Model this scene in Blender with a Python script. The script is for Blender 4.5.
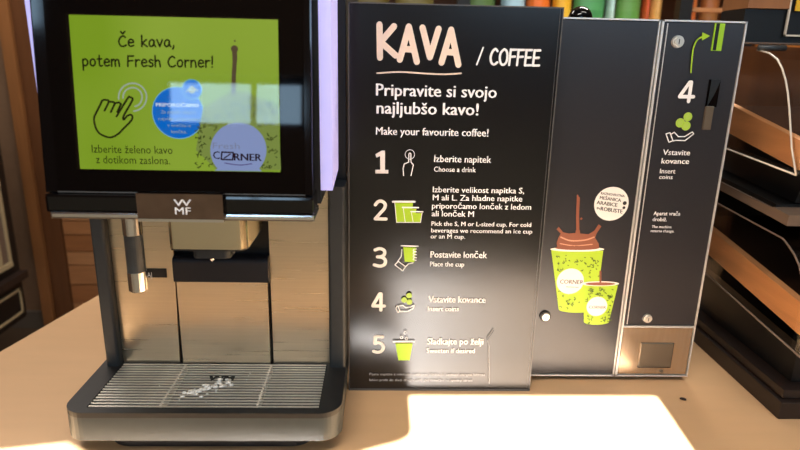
import bpy, bmesh, math, random
from mathutils import Vector, Matrix
for o in list(bpy.data.objects): bpy.data.objects.remove(o)
SC = bpy.context.scene
COL = SC.collection
R = math.radians
# ------------------------------------------------------------------ camera
cam_d = bpy.data.cameras.new('camera'); cam = bpy.data.objects.new('camera', cam_d); COL.objects.link(cam)
cam_d.lens = 27.0; cam_d.sensor_width = 36.0; cam_d.clip_start = .02
cam_d.dof.use_dof = True; cam_d.dof.focus_distance = .80; cam_d.dof.aperture_fstop = 5.0
_P, _Y, _R = R(15.8), R(2.0), R(1.3)
f_ = Vector((math.sin(_Y)*math.cos(_P), math.cos(_Y)*math.cos(_P), -math.sin(_P)))
r0 = Vector((math.cos(_Y), -math.sin(_Y), 0)); u0 = r0.cross(f_)
r_ = r0*math.cos(_R) + u0*math.sin(_R); u_ = u0*math.cos(_R) - r0*math.sin(_R)
cam.matrix_world = Matrix(((r_.x, u_.x, -f_.x, 0), (r_.y, u_.y, -f_.y, 0), (r_.z, u_.z, -f_.z, .47), (0, 0, 0, 1)))
SC.camera = cam
# ------------------------------------------------------------------ world, sun, daylight, exposure
W = bpy.data.worlds.new('daylight'); SC.world = W; W.use_nodes = True
wb = W.node_tree.nodes['Background']; wb.inputs[0].default_value = (.52, .77, 1.0, 1); wb.inputs[1].default_value = 8.5
sun_d = bpy.data.lights.new('sun', 'SUN'); sun_d.energy = 60.0; sun_d.angle = R(.22); sun_d.color = (.93, .97, 1)
sun = bpy.data.objects.new('sun', sun_d); COL.objects.link(sun)
SUN_EL, SUN_AZ = R(35), R(4)
sun_dir = Vector((math.sin(SUN_AZ)*math.cos(SUN_EL), math.cos(SUN_AZ)*math.cos(SUN_EL), -math.sin(SUN_EL)))
sun.rotation_euler = sun_dir.to_track_quat('-Z', 'Y').to_euler(); sun.location = (-.5, -6, 5)
FILL_LAMPS = [(-.5, -.35, 24), (.75, .2, 9), (-1.1, 1.9, 24), (.9, 1.6, 38)]      # x, y, watts; unseen lamps added to brighten the room
def fill_area(x, y, w):
    d = bpy.data.lights.new('fill_lamp_light', 'AREA'); d.shape = 'RECTANGLE'; d.size = 1.1; d.size_y = .28; d.energy = w; d.color = (1, .93, .84)
    o = bpy.data.objects.new('fill_lamp_light', d); COL.objects.link(o); o.location = (x, y, 1.775)
for a in FILL_LAMPS: fill_area(*a)
vs = SC.view_settings; vs.view_transform = 'Standard'; vs.look = 'None'; vs.gamma = 1; vs.use_curve_mapping = False; vs.exposure = 0.0
SC.display_settings.display_device = 'sRGB'

# ------------------------------------------------------------------ materials
def srgb(r, g, b):
    f = lambda c: c/12.92 if c <= .04045 else ((c+.055)/1.055)**2.4
    return (f(r/255), f(g/255), f(b/255), 1)
MATS = {}
def mat(name, col, rough=.5, metal=0, spec=.5, noise=0, nscale=30, stretch=(1, 1, 1), bump=0, emit=0, coat=0, rvar=0):
    m = bpy.data.materials.new(name); m.use_nodes = True; nt = m.node_tree; b = nt.nodes['Principled BSDF']
    b.inputs['Base Color'].default_value = col; b.inputs['Roughness'].default_value = rough; b.inputs['Metallic'].default_value = metal
    b.inputs['Specular IOR Level'].default_value = spec; b.inputs['Coat Weight'].default_value = coat
    if emit:
        b.inputs['Emission Color'].default_value = col; b.inputs['Emission Strength'].default_value = emit
    if noise or bump or rvar:
        tc = nt.nodes.new('ShaderNodeTexCoord'); mp = nt.nodes.new('ShaderNodeMapping'); mp.inputs['Scale'].default_value = stretch
        n = nt.nodes.new('ShaderNodeTexNoise'); n.inputs['Scale'].default_value = nscale; n.inputs['Detail'].default_value = 5
        nt.links.new(tc.outputs['Object'], mp.inputs[0]); nt.links.new(mp.outputs[0], n.inputs['Vector'])
        if noise:
            rp = nt.nodes.new('ShaderNodeValToRGB')
            rp.color_ramp.elements[0].position = .3; rp.color_ramp.elements[1].position = .7
            rp.color_ramp.elements[0].color = tuple(max(0, c*(1-noise)) for c in col[:3])+(1,)
            rp.color_ramp.elements[1].color = tuple(min(1, c*(1+noise)) for c in col[:3])+(1,)
            nt.links.new(n.outputs['Fac'], rp.inputs[0]); nt.links.new(rp.outputs[0], b.inputs['Base Color'])
        if rvar:
            mr = nt.nodes.new('ShaderNodeMapRange'); mr.inputs['To Min'].default_value = max(.02, rough-rvar); mr.inputs['To Max'].default_value = rough+rvar
            nt.links.new(n.outputs['Fac'], mr.inputs['Value']); nt.links.new(mr.outputs[0], b.inputs['Roughness'])
        if bump:
            bp = nt.nodes.new('ShaderNodeBump'); bp.inputs['Strength'].default_value = bump; bp.inputs['Distance'].default_value = .002
            nt.links.new(n.outputs['Fac'], bp.inputs['Height']); nt.links.new(bp.outputs[0], b.inputs['Normal'])
    MATS[name] = m; return m
def clear(name, tint, gloss=.06, rough=.03):
    m = bpy.data.materials.new(name); m.use_nodes = True; nt = m.node_tree
    nt.nodes.remove(nt.nodes['Principled BSDF']); out = nt.nodes['Material Output']
    t = nt.nodes.new('ShaderNodeBsdfTransparent'); t.inputs[0].default_value = tint
    g = nt.nodes.new('ShaderNodeBsdfGlossy'); g.inputs['Roughness'].default_value = rough
    mx = nt.nodes.new('ShaderNodeMixShader'); mx.inputs[0].default_value = gloss; nt.links.new(t.outputs[0], mx.inputs[1]); nt.links.new(g.outputs[0], mx.inputs[2])
    nt.links.new(mx.outputs[0], out.inputs[0]); MATS[name] = m
mat('laminate', srgb(216, 173, 128), .42, noise=.03, nscale=6, stretch=(1, 6, 1), rvar=.05)
mat('laminate_edge', srgb(150, 105, 70), .5)
mat('cabinet_dark', srgb(60, 48, 40), .6)
mat('floor_tile', srgb(92, 74, 58), .45, noise=.15, nscale=4)
mat('reflector', srgb(205, 198, 176), .6)
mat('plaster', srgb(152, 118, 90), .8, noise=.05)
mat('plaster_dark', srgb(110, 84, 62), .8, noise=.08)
mat('ceiling_white', srgb(205, 195, 185), .9)
mat('skirting_grey', srgb(120, 108, 96), .6)
mat('door_frame', srgb(158, 104, 60), .5, noise=.12, nscale=8, stretch=(6, 6, .6))
mat('door_frame_dark', srgb(108, 66, 36), .5, noise=.12, nscale=8, stretch=(6, 6, .6))
for i, c in enumerate(((176, 118, 72), (160, 102, 58), (186, 130, 84))):
    mat('plank%d' % i, srgb(*c), .55, noise=.14, nscale=9, stretch=(.6, 6, 7))
mat('black_satin', srgb(26, 27, 29), .38)
mat('black_gloss', srgb(6, 6, 8), .08)
mat('glass_black', srgb(4, 4, 5), .035, spec=.4)
mat('frame_grey', srgb(34, 40, 44), .5, noise=.08, nscale=120)
mat('grip_grey', srgb(62, 66, 68), .35)
mat('tray_grey', srgb(54, 62, 63), .35, noise=.05, nscale=60)
mat('tray_rim', srgb(20, 19, 19), .5, noise=.2, nscale=90)
mat('steel', srgb(228, 214, 188), .28, 1, noise=.04, nscale=50, stretch=(.15, 8, 8), rvar=.02)
mat('steel_bright', srgb(236, 226, 198), .2, 1)
mat('steel_slat', srgb(225, 216, 204), .42, .7, noise=.12, nscale=30)
mat('chrome', srgb(240, 240, 240), .16, 1)
mat('chrome_brown', srgb(140, 120, 110), .14, 1, noise=.15, nscale=45)
mat('trim_steel', srgb(225, 222, 216), .35, .5)
mat('plate_steel', srgb(196, 178, 156), .25, 1, noise=.06, nscale=40, stretch=(6, 1, .4))
mat('flap_grey', srgb(120, 108, 92), .35, .6)
mat('led_white', srgb(196, 192, 255), .4, emit=.42)
mat('sign_black', srgb(7, 7, 9), .24, spec=.75)
mat('door_black', srgb(35, 34, 38), .32, spec=.7, noise=.06, nscale=200)
mat('cabinet_black', srgb(30, 29, 31), .4)
mat('edge_grey', srgb(88, 86, 84), .35)
mat('navy_roll', srgb(12, 15, 26), .5)
mat('case_black', srgb(10, 9, 9), .5)
mat('lock_steel', srgb(226, 220, 208), .3, .7)
mat('case_brown', srgb(40, 29, 24), .45)
mat('bin_floor', srgb(46, 28, 18), .9, spec=.05)
mat('rail_brown', srgb(112, 94, 80), .4)
mat('tray_wood', srgb(216, 156, 106), .5, noise=.12, nscale=10, stretch=(6, .7, 6))
mat('acrylic_edge', srgb(225, 214, 196), .25)
clear('acrylic', (.95, .93, .9, 1), .05); clear('window_glass', (.97, .98, .99, 1), .03); clear('cover_glass', (1, 1, 1, 1), .034, .03)
mat('milk', srgb(228, 226, 220), .6)
mat('crumb_dark', srgb(36, 22, 16), .7)
mat('cream', srgb(244, 220, 198), .5); mat('white', srgb(246, 244, 242), .5); mat('numeral', srgb(244, 236, 226), .5); mat('faint', srgb(160, 160, 160), .5)
mat('lime', srgb(164, 204, 30), .45); mat('pale_lime', srgb(172, 202, 84), .45); mat('scratch_dark', srgb(6, 6, 6), .5)
mat('paper', srgb(236, 230, 222), .5); mat('ink', srgb(40, 34, 32), .6); mat('cup_green', srgb(168, 200, 44), .45); mat('doodle', srgb(72, 96, 22), .5)
mat('splash', srgb(138, 80, 56), .45); mat('splash_light', srgb(206, 146, 116), .45)
mat('green_plate', srgb(150, 200, 34), .35)
# what the lit display shows
for k, c, e in (('d_ink', (48, 52, 20), .45), ('d_pale', (190, 206, 190), .62), ('d_cyan', (120, 200, 240), .7), ('d_blue', (10, 112, 214), .8), ('d_white', (225, 240, 250), .8),
             ('d_olive', (150, 172, 84), .6), ('d_green', (84, 100, 40), .5), ('d_brown', (116, 98, 70), .5), ('d_lilac', (150, 168, 218), .72), ('d_dark', (44, 26, 44), .5), ('d_purple', (90, 60, 130), .6), ('d_grey', (150, 160, 190), .6)):
    mat(k, srgb(*c), .9, spec=0, emit=e); MATS[k].node_tree.nodes['Principled BSDF'].inputs['Base Color'].default_value = (0, 0, 0, 1)
def display_mat():
    m = bpy.data.materials.new('d_picture'); m.use_nodes = True; nt = m.node_tree; b = nt.nodes['Principled BSDF']
    b.inputs['Base Color'].default_value = (0, 0, 0, 1); b.inputs['Roughness'].default_value = .9; b.inputs['Specular IOR Level'].default_value = 0
    tc = nt.nodes.new('ShaderNodeTexCoord'); n = nt.nodes.new('ShaderNodeTexNoise'); n.inputs['Scale'].default_value = 9; n.inputs['Detail'].default_value = 0
    rp = nt.nodes.new('ShaderNodeValToRGB'); rp.color_ramp.elements[0].position = .25; rp.color_ramp.elements[1].position = .75
    rp.color_ramp.elements[0].color = srgb(132, 166, 38); rp.color_ramp.elements[1].color = srgb(160, 186, 70)
    nt.links.new(tc.outputs['Object'], n.inputs['Vector']); nt.links.new(n.outputs['Fac'], rp.inputs[0]); nt.links.new(rp.outputs[0], b.inputs['Emission Color'])
    b.inputs['Emission Strength'].default_value = .82; MATS['d_picture'] = m
display_mat()

# ------------------------------------------------------------------ mesh helpers (shapes are given in world metres)
def origin_of(o):
    v = Vector((0, 0, 0))
    while o is not None: v += o.location; o = o.parent
    return v
def obj(name, bm, m, parent=None, loc=None, smooth=False, bevel=0):
    if bevel:
        bmesh.ops.remove_doubles(bm, verts=bm.verts, dist=1e-6)
        bmesh.ops.bevel(bm, geom=[e for e in bm.edges if e.is_manifold and e.calc_face_angle(0) > .5], offset=bevel, segments=2, profile=.7, affect='EDGES')
    base = origin_of(parent) if parent is not None else Vector((0, 0, 0))
    if loc is None:
        loc = base if parent is not None else Vector((0, 0, 0))
    loc = Vector(loc)
    bmesh.ops.translate(bm, verts=bm.verts, vec=-loc)
    me = bpy.data.meshes.new(name); bm.to_mesh(me); bm.free()
    me.materials.append(MATS[m])
    if smooth:
        for p in me.polygons: p.use_smooth = True
    o = bpy.data.objects.new(name, me); COL.objects.link(o); o.parent = parent; o.location = loc - base
    return o
def tag(o, label, cat, group=None, kind=None):
    o['label'] = label; o['category'] = cat
    if group: o['group'] = group
    if kind: o['kind'] = kind
    return o
def thing(name, label, cat, loc, group=None):
    o = bpy.data.objects.new(name, None); COL.objects.link(o); o.location = loc; o.empty_display_size = .05
    return tag(o, label, cat, group)
def struct(name, bm, m, label=None):
    o = obj(name, bm, m); o['kind'] = 'structure'
    if label: o['label'] = label
    return o
def copy_tree(o, parent=None):
    c = o.copy(); COL.objects.link(c); c.parent = parent
    for ch in o.children: copy_tree(ch, c)
    return c
def box(x0, x1, y0, y1, z0, z1, bm=None):
    bm = bm or bmesh.new()
    v = [bm.verts.new(p) for p in ((x0, y0, z0), (x1, y0, z0), (x1, y1, z0), (x0, y1, z0), (x0, y0, z1), (x1, y0, z1), (x1, y1, z1), (x0, y1, z1))]
    for f in ((3, 2, 1, 0), (4, 5, 6, 7), (0, 1, 5, 4), (1, 2, 6, 5), (2, 3, 7, 6), (3, 0, 4, 7)): bm.faces.new([v[i] for i in f])
    return bm
def prism(pts, axis, a, b, bm=None):
    """polygon pts (2-D) extruded along axis from a to b; axis z: (x,y), axis x: (y,z), axis y: (x,z)"""
    bm = bm or bmesh.new()
    mk = {'z': lambda p, t: (p[0], p[1], t), 'x': lambda p, t: (t, p[0], p[1]), 'y': lambda p, t: (p[0], t, p[1])}[axis]
    lo = [bm.verts.new(mk(p, a)) for p in pts]; hi = [bm.verts.new(mk(p, b)) for p in pts]; n = len(pts)
    bm.faces.new(lo); bm.faces.new(hi)
    for i in range(n): bm.faces.new((lo[i], lo[(i+1) % n], hi[(i+1) % n], hi[i]))
    bmesh.ops.recalc_face_normals(bm, faces=bm.faces); return bm
def rrect(x0, x1, y0, y1, rad, seg=6):
    """rounded rectangle; rad = four radii (x0y0, x1y0, x1y1, x0y1)"""
    if not isinstance(rad, (tuple, list)): rad = (rad,)*4
    pts = []
    for (cx, cy, a0), q in zip(((x0, y0, 180), (x1, y0, 270), (x1, y1, 0), (x0, y1, 90)), rad):
        if q < 1e-6: pts.append((cx, cy)); continue
        ox = cx + q*(1 if cx == x0 else -1); oy = cy + q*(1 if cy == y0 else -1)
        for i in range(seg+1):
            a = R(a0 + 90*i/seg); pts.append((ox+q*math.cos(a), oy+q*math.sin(a)))
    return pts
def tube(path, rad, n=10, bm=None, cap=True):
    bm = bm or bmesh.new(); P = [Vector(p) for p in path]; rings = []
    rr = rad if isinstance(rad, (list, tuple)) else [rad]*len(P)
    up = Vector((0, 0, 1))
    for i, p in enumerate(P):
        t = (P[min(i+1, len(P)-1)]-P[max(i-1, 0)]).normalized()
        a = t.cross(up); a = a.normalized() if a.length > 1e-3 else Vector((1, 0, 0)); b = t.cross(a)
        rings.append([bm.verts.new(p+(a*math.cos(k*2*math.pi/n)+b*math.sin(k*2*math.pi/n))*rr[i]) for k in range(n)])
    for i in range(len(P)-1):
        for k in range(n): bm.faces.new((rings[i][k], rings[i][(k+1) % n], rings[i+1][(k+1) % n], rings[i+1][k]))
    if cap: bm.faces.new(rings[0]); bm.faces.new(rings[-1])
    bmesh.ops.recalc_face_normals(bm, faces=bm.faces); return bm
def disc_y(cx, cz, y0, y1, r0_, r1_, n=20, bm=None):
    """short turned plug with its axis along y: radius r0_ at y0 (front), r1_ at y1"""
    return tube([(cx, y1, cz), (cx, y0, cz)], [r1_, r0_], n, bm)
def tilt(pn_bm, y0, z0, ang):
    """lean about the horizontal axis through (y0, z0) so that the top goes back"""
    bmesh.ops.rotate(pn_bm, verts=pn_bm.verts, cent=(0, y0, z0), matrix=Matrix.Rotation(-ang, 3, 'X')); return pn_bm

# ------------------------------------------------------------------ printed matter: flat lettering and marks
GLYPH = {  # hand-drawn letters as pen strokes, unit cap height
 'K': (.62, [[(0, 1), (.03, 0)], [(.52, .98), (.05, .48), (.6, .1)]]), 'A': (.66, [[(0, -.02), (.3, 1), (.62, -.05)], [(.12, .32), (.5, .32)]]),
 'V': (.6, [[(0, 1), (.3, .12), (.58, 1.0)]]), '/': (.5, [[(0, 0), (.5, 1)]]),
 'C': (.6, [[(.52, .86), (.35, 1), (.12, .82), (0, .45), (.1, .1), (.32, 0), (.56, .14)]]), 'O': (.66, [[(.33, 1), (.08, .8), (0, .45), (.12, .08), (.34, 0), (.56, .2), (.6, .6), (.5, .9), (.33, 1)]]),
 'F': (.5, [[(.05, 1), (0, 0)], [(.05, .97), (.5, 1)], [(.03, .52), (.42, .55)]]), 'E': (.52, [[(.05, 1), (0, 0), (.5, .02)], [(.05, .98), (.5, 1)], [(.03, .5), (.42, .52)]]),
 'Č': (.6, [[(.52, .86), (.35, 1), (.12, .82), (0, .45), (.1, .1), (.32, 0), (.56, .14)], [(.2, 1.4), (.34, 1.2), (.52, 1.42)]]),
 'e': (.46, [[(.03, .36), (.4, .4), (.36, .6), (.2, .68), (.04, .5), (.02, .22), (.16, .02), (.42, .1)]]), 'k': (.44, [[(.02, 1.05), (0, 0)], [(.38, .66), (.03, .33), (.42, 0)]]),
 'a': (.5, [[(.4, .56), (.22, .66), (.04, .46), (.02, .18), (.14, .02), (.32, .14), (.4, .56), (.4, .2), (.5, 0)]]), 'v': (.44, [[(0, .66), (.2, .02), (.42, .66)]]),
 ',': (.2, [[(.1, .1), (.08, -.08), (0, -.22)]]), 'p': (.48, [[(.03, .62), (.03, -.4)], [(.03, .5), (.2, .66), (.4, .5), (.38, .16), (.2, .02), (.04, .14)]]),
 'o': (.48, [[(.22, .66), (.04, .5), (.02, .2), (.16, .02), (.34, .1), (.42, .4), (.34, .62), (.22, .66)]]), 't': (.4, [[(.16, 1), (.14, .16), (.24, 0), (.36, .06)], [(0, .66), (.34, .68)]]),
 'm': (.7, [[(.02, .64), (0, 0)], [(.02, .45), (.16, .64), (.28, .55), (.3, 0)], [(.3, .45), (.45, .64), (.58, .54), (.62, 0)]]), 'r': (.36, [[(.02, .64), (.02, 0)], [(.02, .4), (.14, .62), (.34, .62)]]),
 's': (.38, [[(.34, .58), (.18, .67), (.04, .54), (.1, .4), (.28, .3), (.32, .12), (.16, 0), (0, .08)]]), 'h': (.46, [[(.02, 1.05), (0, 0)], [(.01, .4), (.18, .62), (.34, .52), (.4, 0)]]),
 'n': (.46, [[(.02, .64), (0, 0)], [(.02, .42), (.18, .64), (.34, .54), (.4, 0)]]), '!': (.14, [[(.07, 1.05), (.04, .3)], [(.03, .03), (.04, .04)]]), ' ': (.34, []),
 '2': (.62, [[(.02, .8), (.16, .97), (.36, 1), (.54, .84), (.5, .6), (.3, .36), (.02, .02)], [(.02, .02), (.6, .02)]]), '3': (.6, [[(.04, .92), (.28, 1), (.5, .88), (.5, .66), (.34, .54), (.16, .53)], [(.16, .53), (.4, .5), (.56, .34), (.52, .1), (.3, 0), (0, .07)]]),
 '4': (.66, [[(.46, 0), (.46, 1)], [(.46, 1), (.38, 1), (0, .27)], [(0, .25), (.66, .25)]]), '5': (.6, [[(.5, .99), (.1, .99)], [(.1, .99), (.07, .56)], [(.07, .56), (.28, .62), (.5, .5), (.55, .28), (.44, .07), (.22, 0), (0, .06)]])}
def smooth_pts(p, n=4):
    if len(p) < 3: return p
    o = []
    for i in range(len(p)-1):
        a, b, c, d = p[max(i-1, 0)], p[i], p[i+1], p[min(i+2, len(p)-1)]
        for k in range(n):
            t = k/n; o.append(tuple(.5*(2*b[j]+(c[j]-a[j])*t+(2*a[j]-5*b[j]+4*c[j]-d[j])*t*t+(3*b[j]-a[j]-3*c[j]+d[j])*t**3) for j in (0, 1)))
    o.append(p[-1]); return o
def add_disc(bm, x, y, r, n=12, ring=0):
    pts = [(x+r*math.cos(2*math.pi*k/n), y+r*math.sin(2*math.pi*k/n)) for k in range(n)]
    if ring:
        add_stroke(bm, pts+[pts[0]], ring)
    else:
        z = len(bm.faces)*4e-6; bm.faces.new([bm.verts.new((a, b, z)) for a, b in pts])
def add_stroke(bm, pts, w, caps=8):
    for i in range(len(pts)-1):
        a, b = Vector(pts[i]), Vector(pts[i+1]); d = b-a
        if d.length < 1e-7: continue
        n = Vector((-d.y, d.x)).normalized()*w/2; z = len(bm.faces)*4e-6        # each stroke lies a hair above the last
        bm.faces.new([bm.verts.new((q.x, q.y, z)) for q in (a-n, b-n, b+n, a+n)])
    for p in pts: add_disc(bm, p[0], p[1], w/2, caps)
_font_cap = None
def text_mesh(s, bold):
    cu = bpy.data.curves.new('lettering', 'FONT'); cu.body = s; cu.size = 1; cu.offset = bold; cu.resolution_u = 2; cu.fill_mode = 'FRONT'
    ob = bpy.data.objects.new('lettering', cu); COL.objects.link(ob); bpy.context.view_layer.update()
    me = bpy.data.meshes.new_from_object(ob.evaluated_get(bpy.context.evaluated_depsgraph_get()))
    bpy.data.objects.remove(ob); bpy.data.curves.remove(cu); return me
def text_bm(s, u0_, u1_, v0, v1, cap, bold):
    global _font_cap
    if _font_cap is None:
        h = text_mesh('H', 0); _font_cap = max(v.co.y for v in h.vertices)
    me = text_mesh(s, 0); bm = bmesh.new()
    for k, dx in enumerate((0, -bold*1.6, bold*1.6) if bold else (0,)):        # heavier type: the line struck three times
        n0 = len(bm.verts); bm.from_mesh(me); bm.verts.ensure_lookup_table()
        for v in bm.verts[n0:]: v.co.x += dx; v.co.z += k*4e-6
    bpy.data.meshes.remove(me)
    xs = [v.co.x for v in bm.verts]; a, b = min(xs), max(xs); sx = (u1_-u0_)/(b-a); sy = cap/_font_cap; sl = (v1-v0)/(u1_-u0_)
    for v in bm.verts:
        u = u0_+(v.co.x-a)*sx; v.co = (u, v0+v.co.y*sy+(u-u0_)*sl, v.co.z)
    return bm
def hand_bm(s, u0_, u1_, v0, v1, cap, w):
    strokes = []; x = 0
    for ch in s:
        adv, st = GLYPH[ch]
        strokes += [[(x+a, b) for a, b in p] for p in st]; x += adv+.13
    xs = [a for p in strokes for a, b in p]; a0, b0 = min(xs), max(xs); ww = w
    sx = (u1_-u0_-ww)/(b0-a0); sl = (v1-v0)/(u1_-u0_); bm = bmesh.new()
    for p in strokes:
        q = smooth_pts(p) if len(p) > 3 else p
        add_stroke(bm, [(u0_+ww/2+(a-a0)*sx, v0+b*cap+(a-a0)*sx*sl) for a, b in q], w, 10)
    return bm
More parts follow.
